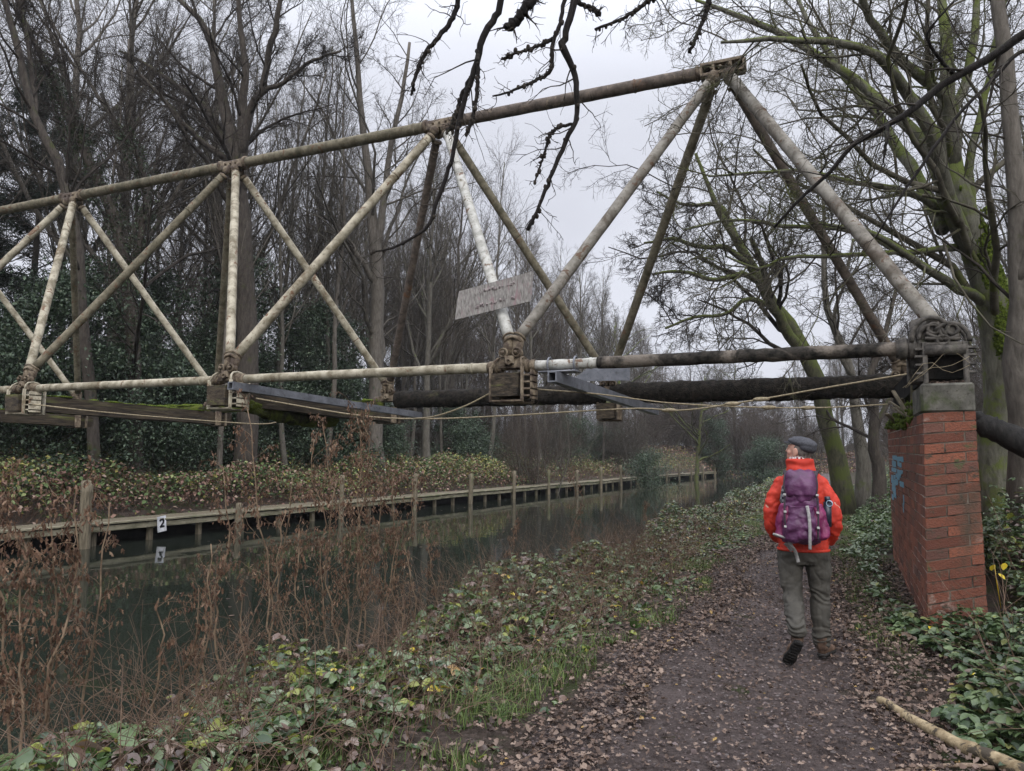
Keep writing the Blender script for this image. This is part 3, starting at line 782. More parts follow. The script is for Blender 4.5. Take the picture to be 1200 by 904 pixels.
# flaking blue paint on the towpath face
M_blue=noisy('blue_spray_paint',(.08,.19,.26),(.16,.30,.37),25,.7,.3,.2,.002)
g=Geo(); r=np.random.default_rng(4)
def blue(px,py,w_,h_):
    fx=(Plb[0]+Plt[0])/2-.0; p=on_x(px,py,fx)
    t=(p[1]-yp)/(yf-yp); z=(p[2])/(Plt[2]); 
    lx=.004+(Plb*(1-t)+Pfb*t)[0]*(1-z)+(Plt*(1-t)+Pft*t)[0]*z
    g.box([lx-.0105,p[1],p[2]],(.0012,w_,h_))
for i in range(7):
    for px0,px1 in ((1042,1046),(1047,1055)):
        py0=534+i*7.4
        if i>4 and px1==1055: continue
        for q in range(3):
            blue(r.uniform(px0,px1),py0+r.uniform(0,5),r.uniform(.12,.4),r.uniform(.02,.045))
for i in range(4): blue(1056+r.uniform(-1,1),583+i*5,.08,.03)
ppart('blue_graffiti',g,M_blue)
# dark sodden bough lying behind the pier
P=catmull([pt(1147,489,8.6),pt(1158,500,8.55),pt(1178,509,8.5),pt(1210,524,8.35),pt(1260,540,8.1),pt(1330,600,7.6),pt(1380,720,7.0)],24); R=np.interp(np.linspace(0,1,24),[0,.05,.15,.4,1],[.05,.10,.13,.145,.17])
g=Geo(); g.tube(P,R*(1+.05*rb.normal(size=24)),16); g.ell(P[0],(.06,.08,.07))
o=g.build('fallen_bough',bark('bark_sodden',(.008,.008,.008),(.03,.028,.026),None,.5,20),None); tag(o,'thick black broken bough slanting down behind the right side of the pier','fallen bough')
# ================================================================== jetty along the far bank
def jp(s,off=0.0,z=0.0):      # s metres along from the first post
    y=YJ+s; return np.array([float(xj(y))+off, y, z])
jetty=empty('jetty',tuple(jp(0)),'long low weathered timber boardwalk edging the far bank of the canal','jetty')
def jpart(name,g,m,smooth=False,par=jetty):
    o=g.build(name,m,None,smooth); o.parent=par; o.location=-Vector(par.location) if par is jetty else (0,0,0); return o
rj=np.random.default_rng(12)
ZD=.0; SL=np.arange(-9,84,4.4465/2)
g=Geo(); gf=Geo(); gb=Geo()
for a,b in zip(SL[:-1],SL[1:]):
    A,B=jp(a),jp(b); d=unit(B-A); L=np.linalg.norm(B-A)/2; ax=frame_axes(d); c=(A+B)/2
    dz=rj.normal()*.008
    gf.box(c+[-.09,0,ZD-.115+dz],(L-.006,.028,.06),ax,.006)          # fascia beam
    gf.box(c+[-.08,0,ZD-.0+dz],(L-.008,.06,.022),ax,.006)            # nosing board
    for q in range(4): g.box(c+[-.28-q*.24,0,ZD-.005+rj.normal()*.004],(L-.006,.112,.02),ax,.004)
    gb.box(c+[-.93,0,-.38],(L,.03,.35),ax)  # near-black boards: the shade beneath the deck is put into their colour
jpart('edge_beam',gf,M_deck); jpart('deck_board',g,M_timber_light); jpart('underdeck_shade_board',gb,M_black)
for s in np.arange(-9,84,4.4465/3):
    if s>40 and rj.random()<.4: continue
    g=Geo(); p=jp(s+.5,-.22,0); g.box(p+[0,0,-.45],(.06,.055,.42),bev=.008); g.box(p+[0,0,-.16],(.1,.05,.04))
    jpart('support_post',g,M_timber_light)
for k in range(-2,19):
    p=jp(k*JS,.05); h=[.9,1.0,.92,.88,.80,.86,.80,.76][k%8] if k>0 else .98
    if k==1: h=.25
    rad=[.10,.09,.08,.085][k%4] if k else .12
    if k==-1: h=.2
    g=Geo(); rr=rj.normal(size=(9,))*.004; zz=np.linspace(-1.2,h,9)
    tilt=rj.normal(size=2)*.012
    P=np.stack([p[0]+tilt[0]*zz,p[1]+tilt[1]*zz,zz],-1); g.tube(P,rad+rr,10); 
    g.ell(P[-1],(rad*.98,rad*.98,.02),nu=10,nv=5)
    if k==0: lab='stout pale post standing nearest in the water left of the number plate'
    elif k==1: lab='short cut-off mooring post, second from the left along the jetty'
    else: lab='pale timber mooring post standing in the water along the jetty'
    o=link('mooring_post',g.build('x',M_timber_light,None).data); bpy.data.objects.remove(bpy.data.objects['x'])
    tag(o,lab,'post','mooring posts along the jetty')
# number plate on the jetty edge
c=on_x(192,620,float(xj(YJ+3))+.02); yn=c[1]; x0=float(xj(yn))-.045
p0=on_y(192,619,yn); s=empty('number_plate',(x0+.015,yn,-.12),'small white plate with a black number 2 fixed to the jetty edge','sign')
M_white=noisy('white_plate',(.26,.27,.29),(.40,.41,.43),6,.5,.4,0); M_ink=noisy('black_ink',(.01,.01,.012),(.02,.02,.025),6,.6,.3,0)
g=Geo(); g.box([0,0,0],(.008,.13,.19),bev=.004); o=g.build('plate',M_white,s); o.location=(0,0,0)
g=Geo(); X_=.0105
def stroke(pts,r=.024):
    for a,b in zip(pts[:-1],pts[1:]):
        a=np.array([X_,*a]);b=np.array([X_,*b]); g.box((a+b)/2,(np.linalg.norm(b-a)/2+r*.5,.0015 if False else r,.0015),np.array([unit(b-a),np.cross([1.,0,0],unit(b-a)),[1.,0,0]]))
stroke([(-.055,.09),(-.03,.11),(.03,.11),(.05,.07),(.04,.03),(-.05,-.06),(.055,-.06)]); o=g.build('numeral',M_ink,s); o.location=(0,0,0)
s.rotation_euler=(0.12,0,0)

# ================================================================== trees
def tree_parts(rng, P0, R0, spec, S0=12, thick=.035):
    """P0,R0: (1,K,3),(1,K) stem; spec: list of dict levels"""
    levels=[(P0,R0)]; P,R=P0,R0
    for sp in spec:
        P,R=kids(P,R,rng=rng,**sp); levels.append((P,R))
    return levels
def build_levels(levels, name, tm, cm, parent, extra_trunk=1, world=False):
    g=Geo(); 
    for i in range(extra_trunk+1):
        P,R=levels[i]; g.tubes(P,R,[12,8,6][i],True)
    t=g.build('trunk',tm,None); t.parent=parent; 
    g=Geo()
    for i in range(extra_trunk+1,len(levels)):
        P,R=levels[i]; g.tubes(P,R,4 if R.max()>.02 else 3,False)
    c=g.build('crown',cm,None,True); c.parent=parent
    if world:
        for o in (t,c): o.location=-Vector(parent.location)
    return t,c
def stem(rng,H_,r,lean=(0,0),K=16,wob=.05,taper=.18):
    z=np.linspace(0,1,K); P=np.zeros((K,3)); P[:,2]=z*H_-.3
    w1=np.cumsum(rng.normal(size=(K,2))*wob*H_/K,axis=0); P[:,:2]=w1-w1[0]+np.outer(z,lean)
    R=r*((1-(1-taper)*z)**1.0); R[0]*=1.45; R[1]*=1.1
    return P[None],R[None]
def bg_tree(seed,H_,r,style,tm,cm,lean=(0,0)):
    rng=np.random.default_rng(seed); root=empty('tree')
    P,R=stem(rng,H_,r,lean)
    if style=='ash':
        spec=[dict(m=20,t0=.28,t1=.99,ang=.62,lr=.42,K=9,rr=.55,trop=.10,wig=.07,minr=.012,fall=.72),
              dict(m=9,t0=.15,t1=1,ang=.6,lr=.5,K=6,rr=.55,trop=.05,wig=.10,minr=.008),
              dict(m=7,t0=.12,t1=1,ang=.65,lr=.5,K=5,rr=.6,trop=.04,wig=.13,minr=.006),
              dict(m=5,t0=.2,t1=1,ang=.7,lr=.5,K=4,rr=.7,trop=.02,wig=.16,minr=.0048,lmin=.1)]
    elif style=='pole':
        spec=[dict(m=26,t0=.35,t1=.99,ang=.5,lr=.22,K=7,rr=.42,trop=.10,wig=.08,minr=.010,fall=.5),
              dict(m=8,t0=.1,t1=1,ang=.55,lr=.5,K=5,rr=.6,trop=.05,wig=.12,minr=.007),
              dict(m=7,t0=.1,t1=1,ang=.7,lr=.55,K=4,rr=.7,trop=.02,wig=.14,minr=.005,lmin=.1)]
    else: # oak
        spec=[dict(m=16,t0=.25,t1=.98,ang=.95,lr=.55,K=11,rr=.6,trop=.03,wig=.17,minr=.02,fall=.55),
              dict(m=9,t0=.2,t1=1,ang=.75,lr=.45,K=8,rr=.55,trop=.02,wig=.2,minr=.010),
              dict(m=7,t0=.12,t1=1,ang=.8,lr=.5,K=6,rr=.55,trop=.02,wig=.22,minr=.007),
              dict(m=6,t0=.12,t1=1,ang=.8,lr=.5,K=4,rr=.7,trop=.0,wig=.22,minr=.005,lmin=.1)]
    lv=tree_parts(rng,P,R,spec); build_levels(lv,'tree',tm,cm,root); return root
protos={ 'ash1':bg_tree(1,19,.24,'ash',B_grey,M_twig),'ash2':bg_tree(2,21,.27,'ash',B_warm,M_twig,(1.2,0)),'ash3':bg_tree(3,17,.19,'ash',B_grey,M_twig_r,(-.8,.5)),
 'oak1':bg_tree(4,15,.32,'oak',B_oak,M_twig,(.7,0)),'oak2':bg_tree(5,13,.28,'oak',B_mossy,M_twig_d,(-1,0)),
 'pole1':bg_tree(6,18,.13,'pole',B_warm,M_twig),'pole2':bg_tree(7,16,.11,'pole',B_grey,M_twig_r,(.6,.3)),'pole3':bg_tree(8,20,.15,'pole',B_grey,M_twig,(-.5,.3))}
used={k:False for k in protos}
def place(kind,x,y,rz=0,sc=1,label='',group=None,name='tree',cat='tree',sz=None):
    src=protos[kind]
    if not used[kind]: o=src; used[kind]=True
    else: o=copy_tree(src)
    o.name=name; o.location=(x,y,float(H(x,y))-.05); o.rotation_euler=(0,0,rz); o.scale=(sc,sc,sz or sc)
    if 'group' in o and not group: del o['group']
    tag(o,label,cat,group); return o
rt=np.random.default_rng(33)
def at(px,Y): p=pt(px,540,Y); return p[0],p[1]
# trees that can be told apart on the far bank: (px, distance, kind, scale, label)
T=[   (128,25,'ash2',.98,'tall straight tree behind the leftmost bridge apex, just right of the ivy clad stem'),
     (572,44,'pole3',.95,'slim tree standing just left of the notice board'),
   (384,30,'pole1',1.0,'thin straight tree to the right of the twin stemmed one'),
   (350,34,'pole2',1.1,'thin forked tree behind the diagonal tube left of centre'),
   (500,37,'ash1',.85,'smaller spreading tree behind the middle bridge apex'),
   (640,54,'ash3',.82,'low spreading tree in the gap right of the notice board'),
   (724,69,'oak1',.9,'crooked oak by the water beyond the hanging black stub'),
   (60,30,'pole3',1.0,'slim dark tree behind the leftmost cream tubes'),
   (205,29,'pole1',.95,'slender tree over the evergreen bushes between two apexes'),
   (815,62,'oak2',.75,'small oak at the far bend left of the walker'),]
for i,(px,Yd,k,sc,lab) in enumerate(T):
    x,y=at(px,Yd); place(k,x,y,rt.random()*6,sc,lab)
# woodland rows
kinds=list(protos)
def wood(n,xr,yr,lab,grp,kk=kinds,smin=.75,smax=1.1,mind=2.2):
    pts=[]; tries=0
    while len(pts)<n and tries<9000:
        tries+=1; x=rt.uniform(*xr); y=rt.uniform(*yr)
        if x>-17.5+ (0 if y<60 else (y-60)*.05) and x<3.5 and y<86: continue
        if all((x-a)**2+(y-b)**2>mind**2 for a,b in pts): pts.append((x,y))
    for x,y in pts: place(kk[rt.integers(len(kk))],x,y,rt.random()*6.28,rt.uniform(smin,smax),lab,grp)
wood(30,(-26,-18.5),(9,42),'slim pale bare tree standing just behind the jetty','slim bare trees close behind the jetty',['pole1','pole2','pole3'],smin=.75,smax=1.0,mind=1.3)
wood(13,(-44,-22),(9,44),'bare leafless tree in the woodland across the canal','bare trees across the canal',['ash1','ash2','ash3','pole1','pole2','pole3','pole1'])
wood(40,(-36,-15),(38,80),'bare leafless tree rising beyond the jetty in the middle distance','bare trees beyond the jetty',['ash1','ash2','ash3','pole1','pole2','pole3'],smin=.72,smax=1.0,mind=1.7)
wood(22,(-60,-30),(40,90),'bare leafless tree in the woodland further along the far bank','bare trees further along the far bank',smin=.6,smax=.85)
wood(34,(-42,26),(88,120),'bare leafless tree closing the view at the bend of the canal','bare trees at the canal bend',smin=.6,smax=.95)
wood(20,(6.5,30),(16,80),'bare leafless tree in the woodland behind the brick pier','bare trees behind the brick pier',['ash1','ash3','pole1','pole2','pole3','oak1'],smin=.7,smax=.95)

# ------------------------------------------------------------------ traced trees
def traced(name,label,limbs,depth_j,tm,cm,spec,base=None,trunk_n=1,seed=1,cat='tree',S=12,K=14,twig_from=0,ds=1.0,ws=1.0):
    """limbs: list of [(px,py,dist,width_px),...]; surveyed from the photo at their own distance"""
    limbs=[[(a,b,d*ds,w_) for a,b,d,w_ in L] for L in limbs]
    rng=np.random.default_rng(seed)
    Ps=[];Rs=[]
    for L in limbs:
        q=np.array([pt(a,b,d) for a,b,d,w_ in L]); r=np.array([w_/2/CAM_F*d*ws for a,b,d,w_ in L])
        if L is limbs[0] and L[0][1]>500:
            q=np.concatenate([[[q[0][0],q[0][1],float(H(q[0][0],q[0][1]))-.35]],q]); r=np.concatenate([[r[0]*1.25],r])
        P=catmull(q,K); R=np.interp(np.linspace(0,1,K),np.linspace(0,1,len(r)),r)
        P[1:-1]+=rng.normal(size=(K-2,3))*R[1:-1,None]*.22; Ps.append(P);Rs.append(R)
    P=np.array(Ps);R=np.array(Rs)
    root=empty(name,tuple(P[0,0]) if base is None else base,label,cat)
    g=Geo(); g.tubes(P,R,S)
    t=g.build('trunk',tm,None); t.parent=root; t.location=-Vector(root.location)
    g=Geo(); P,R=P[twig_from:],R[twig_from:]
    for sp in spec:
        P,R=kids(P,R,rng=rng,**sp); g.tubes(P,R,6 if R.max()>.03 else (4 if R.max()>.012 else 3),False)
    t=g.build('crown',cm,None); t.parent=root; t.location=-Vector(root.location)
    return root
M_twig_m=noisy('twigs_mossy_grey',(.045,.04,.03),(.12,.11,.085),3,.9,.1,0,c3=(.08,.09,.03),s3=1.5,t3=(.52,.66))
oak_spec=[dict(m=12,t0=.3,t1=1,ang=.75,lr=.42,K=10,rr=.30,trop=.0,wig=.2,minr=.012,fall=.4),
          dict(m=8,t0=.12,t1=1,ang=.75,lr=.45,K=8,rr=.5,trop=.0,wig=.24,minr=.006),
          dict(m=6,t0=.12,t1=1,ang=.8,lr=.45,K=5,rr=.6,trop=-.01,wig=.26,minr=.0035),
          dict(m=4,t0=.15,t1=1,ang=.8,lr=.5,K=3,rr=.7,trop=0,wig=.2,minr=.0026,lmin=.05)]
gz=lambda x,y: float(H(x,y))
# big mossy oak on the right
limbs=[[(1178,600,11,64),(1178,480,11,56),(1172,390,11,50),(1150,310,11,46),(1125,240,11,40),(1112,170,11.2,30),(1113,90,11.3,22),(1104,20,11.5,16),(1098,-60,11.8,8)],
 [(1150,310,11,30),(1117,253,10.8,28),(1100,187,10.5,25),(1077,127,10.2,20),(1040,77,9.9,16),(1000,53,9.7,13),(943,47,9.5,11),(890,47,9.3,8),(845,50,9.2,4)],
 [(1112,250,11,26),(1097,190,11.3,22),(1067,150,11.5,20),(1040,123,11.7,18),(1013,103,12,16),(967,70,12.2,14),(917,40,12.5,12),(867,20,12.7,9),(815,0,13,5)],
 [(1116,200,11.1,24),(1113,133,11,20),(1100,107,10.9,18),(1067,80,10.7,17),(1033,43,10.5,14),(1013,7,10.3,12),(990,-50,10,8)],
 [(1118,160,11.1,18),(1120,127,11.2,16),(1133,93,11.4,15),(1143,27,11.7,12),(1142,-40,12,8)],
 [(1140,290,11,24),(1137,240,11,15),(1140,167,11,13),(1153,117,11,11),(1167,50,11,8),(1180,-10,11,5)],
 [(1105,270,11,22),(1080,213,12,20),(1047,167,12.6,18),(1017,123,13.2,15),(985,80,13.8,12),(950,30,14.2,8),(925,-20,14.6,5)],
 [(1178,385,11,16),(1152,352,10.9,18),(1120,335,10.6,16),(1080,310,10.2,13),(1040,285,9.8,11),(1010,270,9.6,8),(960,262,9.4,4)],
 [(1120,290,11,14),(1095,293,10.6,10),(1040,297,10.2,8),(980,300,9.8,7),(920,302,9.6,6),(890,315,9.5,5),(850,300,9.3,3)],
 [(1100,250,11,14),(1080,232,10.7,12),(1040,220,10.4,10),(990,212,10.2,8),(940,200,10,6),(880,203,9.8,5),(830,207,9.7,3)],
 [(1060,300,10.6,10),(1020,278,10.9,9),(980,268,11.2,8),(920,265,11.4,7),(860,258,11.7,5),(800,270,12,3)],
 [(1165,370,11,26),(1190,320,11.4,18),(1215,260,11.8,14),(1240,160,12.2,9)]]
traced('oak_tree','big multi limbed mossy oak rising behind the brick pier at the right',limbs,0,B_oak,M_twig_m,oak_spec,seed=2,ws=.70)
# patch of thick moss in its fork
g=Geo(); rm=np.random.default_rng(3)
for i in range(2400):
    dx=rm.uniform(-1,1)*.8-.15; py=352+rm.normal()*36; px=1161+(py-310)*.25*(1 if py<390 else .9)+dx*18
    g.ell(pt(px,py,11.03-.25*math.sqrt(max(0,1-dx*dx*.9))*.86+rm.uniform(-.02,.02)),(rm.uniform(.012,.04),.03,rm.uniform(.015,.05)),nu=6,nv=4)
o=g.build('moss_patch',M_moss,None); tag(o,kind='stuff'); o.parent=bpy.data.objects['oak_tree']; o.location=-Vector(o.parent.location)
# second trunk at the right edge
traced('rough_barked_tree','rough brown trunk at the extreme right edge, slim leaning stem above',
 [[(1212,640,9.6,70),(1205,520,9.6,56),(1199,430,9.6,46),(1196,330,9.6,34),(1194,230,9.7,24),(1186,130,9.8,22),(1176,50,9.9,20),(1164,-40,10,18)],
  [(1196,330,9.6,20),(1225,250,9.4,14),(1260,160,9.2,9)]],0,B_warm,M_twig_d,[dict(m=10,t0=.3,t1=1,ang=.9,lr=.3,K=8,rr=.16,trop=.02,wig=.2,minr=.008)]+oak_spec[2:],seed=6,ws=.8)
# leaning mossy tree beyond the pier and its neighbours
sp3=[dict(m=8,t0=.3,t1=1,ang=.8,lr=.5,K=10,rr=.36,trop=.0,wig=.2,minr=.02,fall=.4),
     dict(m=8,t0=.15,t1=1,ang=.75,lr=.45,K=7,rr=.5,trop=.0,wig=.24,minr=.009),
     dict(m=7,t0=.12,t1=1,ang=.8,lr=.45,K=5,rr=.6,trop=-.01,wig=.26,minr=.006),
     dict(m=4,t0=.15,t1=1,ang=.8,lr=.5,K=3,rr=.7,trop=0,wig=.2,minr=.0045,lmin=.05)]
traced('leaning_tree','green mossy tree leaning left over the towpath beyond the walker',
 [[(990,556,21,26),(976,520,21,22),(962,465,21,20),(945,420,21,20),(925,385,21,19),(905,355,21,17),(888,325,21,15),(868,290,21,12),(850,262,21,9),(832,225,21,6),(815,180,21,4)],
  [(940,415,21,15),(918,378,20.6,14),(900,345,20.3,10),(893,310,20,8),(880,280,19.8,6)],
  [(890,330,21,10),(868,322,20.5,7),(835,328,20,6),(800,318,19.6,5),(765,322,19.2,3)],
  [(880,312,21,9),(850,290,20.6,7),(820,290,20.2,6),(790,280,19.8,5),(755,285,19.4,3)],
  [(905,357,21,9),(875,352,20.6,6),(850,368,20.2,5),(815,372,19.8,4),(780,385,19.4,3)],
  [(870,296,21,8),(850,250,21.4,7),(835,240,21.8,6),(800,240,22.2,4),(770,225,22.6,3)]],0,B_mossy,M_twig_d,sp3,seed=8,ws=.88)
traced('upright_tree','upright grey tree immediately right of the leaning mossy one',
 [[(1012,556,22,24),(1005,500,22,17),(1000,450,22,14),(985,400,22,12),(968,360,22,10),(966,300,22,8),(965,240,22,5),(962,180,22,3)],
  [(998,440,22,9),(985,415,22,8),(978,370,22,6),(990,330,22,5),(1000,280,22,4)]],0,B_grey,M_twig_d,sp3,seed=9,ws=.72)
traced('twisted_tree','short twisted dark tree between the upright tree and the pier',
 [[(1030,560,19,22),(1024,520,19,19),(1026,480,19,15),(1020,440,19,12),(1035,400,19,9),(1050,340,19,6)],
  [(1024,510,19,12),(1035,480,19,9),(1055,450,19,7),(1075,400,19,5)]],0,B_dark,M_twig_d,sp3,seed=10,ws=.68)
# ivy clad and curved trees top left
sp4=[dict(m=9,t0=.2,t1=1,ang=.7,lr=.4,K=9,rr=.34,trop=.04,wig=.15,minr=.02,fall=.4),
     dict(m=8,t0=.15,t1=1,ang=.65,lr=.45,K=7,rr=.5,trop=.02,wig=.18,minr=.009),
     dict(m=8,t0=.12,t1=1,ang=.7,lr=.5,K=5,rr=.6,trop=.01,wig=.2,minr=.0055),
     dict(m=4,t0=.15,t1=1,ang=.7,lr=.5,K=3,rr=.7,trop=0,wig=.2,minr=.0048,lmin=.05)]
ivyL=[[(160,560,22,20),(156,420,22,20),(150,340,22,18),(138,270,22,16),(112,205,22,14),(88,150,22,12),(62,90,22,9),(30,30,22,6),(10,-30,22,4)],
  [(150,330,22,12),(163,290,22,9),(172,230,22,8),(160,180,22,7),(140,150,22,5),(118,110,22,4)]]
traced('ivy_clad_tree','leaning dark tree wrapped in ivy behind the leftmost bridge apex',ivyL,0,B_dark,M_twig_d,sp4,seed=11,ws=.85)
IVY=leafmat('ivy_leaves',[(0,(.018,.032,.014)),(.35,(.03,.05,.02)),(.7,(.045,.07,.03)),(.92,(.08,.10,.05))],.45,.4,.1)
def ivy_on(limbs,root,n,spread,size,seed,t0=0,t1=1):
    rng=np.random.default_rng(seed); g=Geo(); pos=[]
    for L,nn in zip(limbs,n):
        q=np.array([pt(a,b,d) for a,b,d,w_ in L]); r=np.array([w_/2/CAM_F*d for a,b,d,w_ in L]); P=catmull(q,60); R=np.interp(np.linspace(0,1,60),np.linspace(0,1,len(r)),r)
        i=rng.integers(int(60*t0),int(60*t1),nn); o=rng.normal(size=(nn,3)); o/=np.linalg.norm(o,axis=1)[:,None]
        clump=.5+.8*np.abs(np.sin(i*.5+seed))
        pos.append(P[i]+o*(R[i]+spread*rng.random(nn)*clump)[:,None]+rng.normal(size=(nn,3))*.05)
    pos=np.concatenate(pos); n_=len(pos)
    scatter(g,tpl_small(),pos,rng.uniform(.7,1.3,n_)*size,rng.uniform(0,6.28,n_),rng.uniform(-1.4,.4,n_),rng.normal(size=n_)*.5,rng.random(n_))
    o=g.build('ivy',IVY,None); o.parent=root; o.location=-Vector(root.location); return o
ivy_on(ivyL,bpy.data.objects['ivy_clad_tree'],[5200,2200],.30,.075,4,0,.8)
traced('curved_tree','bare tree curving in from the top left corner down to the top chord',
 [[(110,560,20,16),(100,400,20,15),(92,300,20,14),(78,220,20,13),(58,175,20,12),(42,140,20,11),(30,95,20,10),(20,50,20,9),(8,10,20,8),(-5,-50,20,5)],
  [(42,140,20,8),(38,95,20.3,7),(30,40,20.6,6),(24,-10,21,4)]],0,B_dark,M_twig_d,sp4,seed=12,ws=.85)
traced('twin_stemmed_tree','large dark forked tree directly behind the second bridge apex',
 [[(288,560,20,32),(287,420,20,30),(284,330,20,29),(282,250,20,27),(276,190,20,24),(265,150,20,18),(256,100,20,14),(250,60,20,11),(240,30,20,9),(205,-5,20,6)],
  [(280,230,20,20),(284,180,20,17),(283,130,20,13),(287,80,20,10),(283,40,20,8),(278,-30,20,5)],
  [(280,190,20,14),(292,135,19.8,12),(308,105,19.6,10),(314,65,19.4,9),(324,30,19.2,8),(330,-20,19,6)],
  [(274,190,20,12),(256,150,20.4,9),(240,125,20.8,8),(205,100,21.2,7),(170,75,21.6,5),(140,60,22,3)],
  [(268,190,20,11),(235,165,19.7,8),(215,145,19.4,7),(190,115,19.1,6),(160,85,18.8,4)],
  [(300,112,19.7,8),(335,95,19.4,6),(365,72,19.1,5),(400,60,18.8,3)]],0,B_dark,M_twig_d,sp4,seed=13,ds=1.27,ws=.82)
traced('brown_forked_tree','tall brown forked tree between the second and middle apexes',
 [[(446,560,24,22),(441,450,24,20),(439,380,24,19),(440,300,24,18),(437,240,24,14),(428,180,24,10),(422,110,24,8),(416,40,24,6),(410,-30,24,4)],
  [(439,300,24,12),(448,250,24,10),(455,190,24,8),(470,120,24,6),(480,50,24,4)],
  [(438,330,24,9),(420,300,23.6,7),(400,270,23.2,6),(375,250,22.8,4)]],0,B_warm,M_twig,sp4,seed=14,ds=1.33,ws=.85)

# overhanging bough above the viewer with branches dangling into the top of the picture
limb=[(300,-420,4.2,60),(520,-330,4.6,52),(700,-260,5.0,44),(900,-220,5.6,36),(1150,-200,6.4,30)]
br=[[(620,-290,4.8,16),(610,-120,4.9,12),(588,0,5,8),(577,23,5,8),(563,53,5,8),(557,83,5,7),(547,110,5,6),(537,150,5,6),(530,183,5,5),(523,207,5,5),(510,243,5,5),(497,270,5,4),(460,290,5,3),(433,297,5,2)],
 [(559,60,5,6),(560,75,4.95,5),(560,97,4.95,5),(555,133,4.95,4),(548,156,4.95,5)],
 [(552,90,5,5),(540,115,5.05,5),(533,140,5.05,4),(524,156,5.05,3)],
 [(560,-300,4.7,14),(545,-80,4.9,7),(537,0,5,6),(527,27,5,6),(503,57,5,5),(490,80,5,5),(482,112,5,3)],
 [(740,-255,5.1,18),(700,-100,5,12),(675,0,5,9),(663,37,5,8),(660,57,5,9),(673,83,5,7),(675,110,5,7),(675,140,5,6),(663,167,5,6),(650,197,5,5),(640,220,5,5),(630,247,5,4),(618,270,5,5)],
 [(690,-60,5,8),(662,0,5,5),(658,23,5,5),(648,53,5,5),(645,83,5,5),(627,95,5,4),(600,107,5,3),(577,113,5,2)],
 [(648,45,5,5),(640,50,5,4),(620,58,5,4),(607,62,5,3),(587,70,5,2)],
 [(670,146,5,4),(657,149,5,4),(645,158,5,4),(637,183,5,3),(627,213,5,2)],
 [(700,-120,5.3,18),(640,-20,5.3,12),(623,0,5.3,11),(608,20,5.3,11),(594,34,5.3,11)],
 [(820,-235,5.4,12),(775,-30,5.2,6),(760,0,5.2,5),(733,20,5.2,4),(697,35,5.2,3)],
 [(690,-30,5.1,8),(677,0,5.1,6),(693,10,5.1,5),(704,17,5.1,6)],
 [(870,-225,5.6,12),(835,-20,5.6,6),(828,10,5.6,6),(822,30,5.6,5),(808,62,5.6,4)]]
dang=[dict(m=11,t0=.3,t1=1,ang=.95,lr=.10,K=7,rr=.32,trop=-.05,wig=.25,minr=.004,lmin=.05),
      dict(m=3,t0=.2,t1=1,ang=.8,lr=.5,K=4,rr=.6,trop=-.03,wig=.3,minr=.0025,lmin=.02)]
traced('overhanging_bough','dark knobbly branches dangling from above across the sky at top centre',[limb]+br,0,bark('bark_wet_black',(.006,.005,.005),(.026,.022,.02),(.03,.03,.015),.2,30),M_twig_d,dang,seed=15,cat='branch',S=8,K=40,twig_from=1)
# knobbly lichen lumps along them
g=Geo()
for L in br:
    q=catmull(np.array([pt(a,b,d) for a,b,d,w_ in L]),60)
    for i in range(14,60,1):
        if rm.random()<.45: g.ell(q[i]+rm.normal(size=3)*.008,np.array([1,1,1.3])*rm.uniform(.006,.017),nu=6,nv=4)
o=g.build('lichen',M_twig_d,None); tag(o,kind='stuff'); o.parent=bpy.data.objects['overhanging_bough']; o.location=-Vector(o.parent.location)
b7=[[(1330,-60,5.4,16),(1260,0,5.6,13),(1200,40,5.8,11),(1160,67,5.9,10),(1100,103,6,9),(1063,133,6,8),(1030,153,6.05,7),(997,173,6.1,5.5),(967,207,6.2,4.5),(933,237,6.3,4),(907,267,6.4,3)],
    [(1040,147,6,5),(1038,170,5.9,4),(1035,190,5.9,2)],[(1240,10,5.6,8),(1230,60,5.5,7),(1197,60,5.5,5),(1167,90,5.5,5),(1127,130,5.5,4),(1100,167,5.5,4),(1067,213,5.5,3.5),(1027,277,5.5,2)],
    [(1120,92,6,5),(1098,65,5.9,4),(1087,40,5.8,3),(1110,10,5.7,2)]]
traced('overhanging_branch','long dark branch slanting down from the upper right across the end tubes',b7,0,bpy.data.materials['bark_wet_black'],M_twig_d,[dict(m=9,t0=.2,t1=1,ang=.7,lr=.22,K=7,rr=.4,trop=-.01,wig=.18,minr=.004,lmin=.05),dict(m=5,t0=.2,t1=1,ang=.7,lr=.4,K=5,rr=.6,wig=.2,minr=.0025,lmin=.03)],seed=16,cat='branch',S=8,K=24)

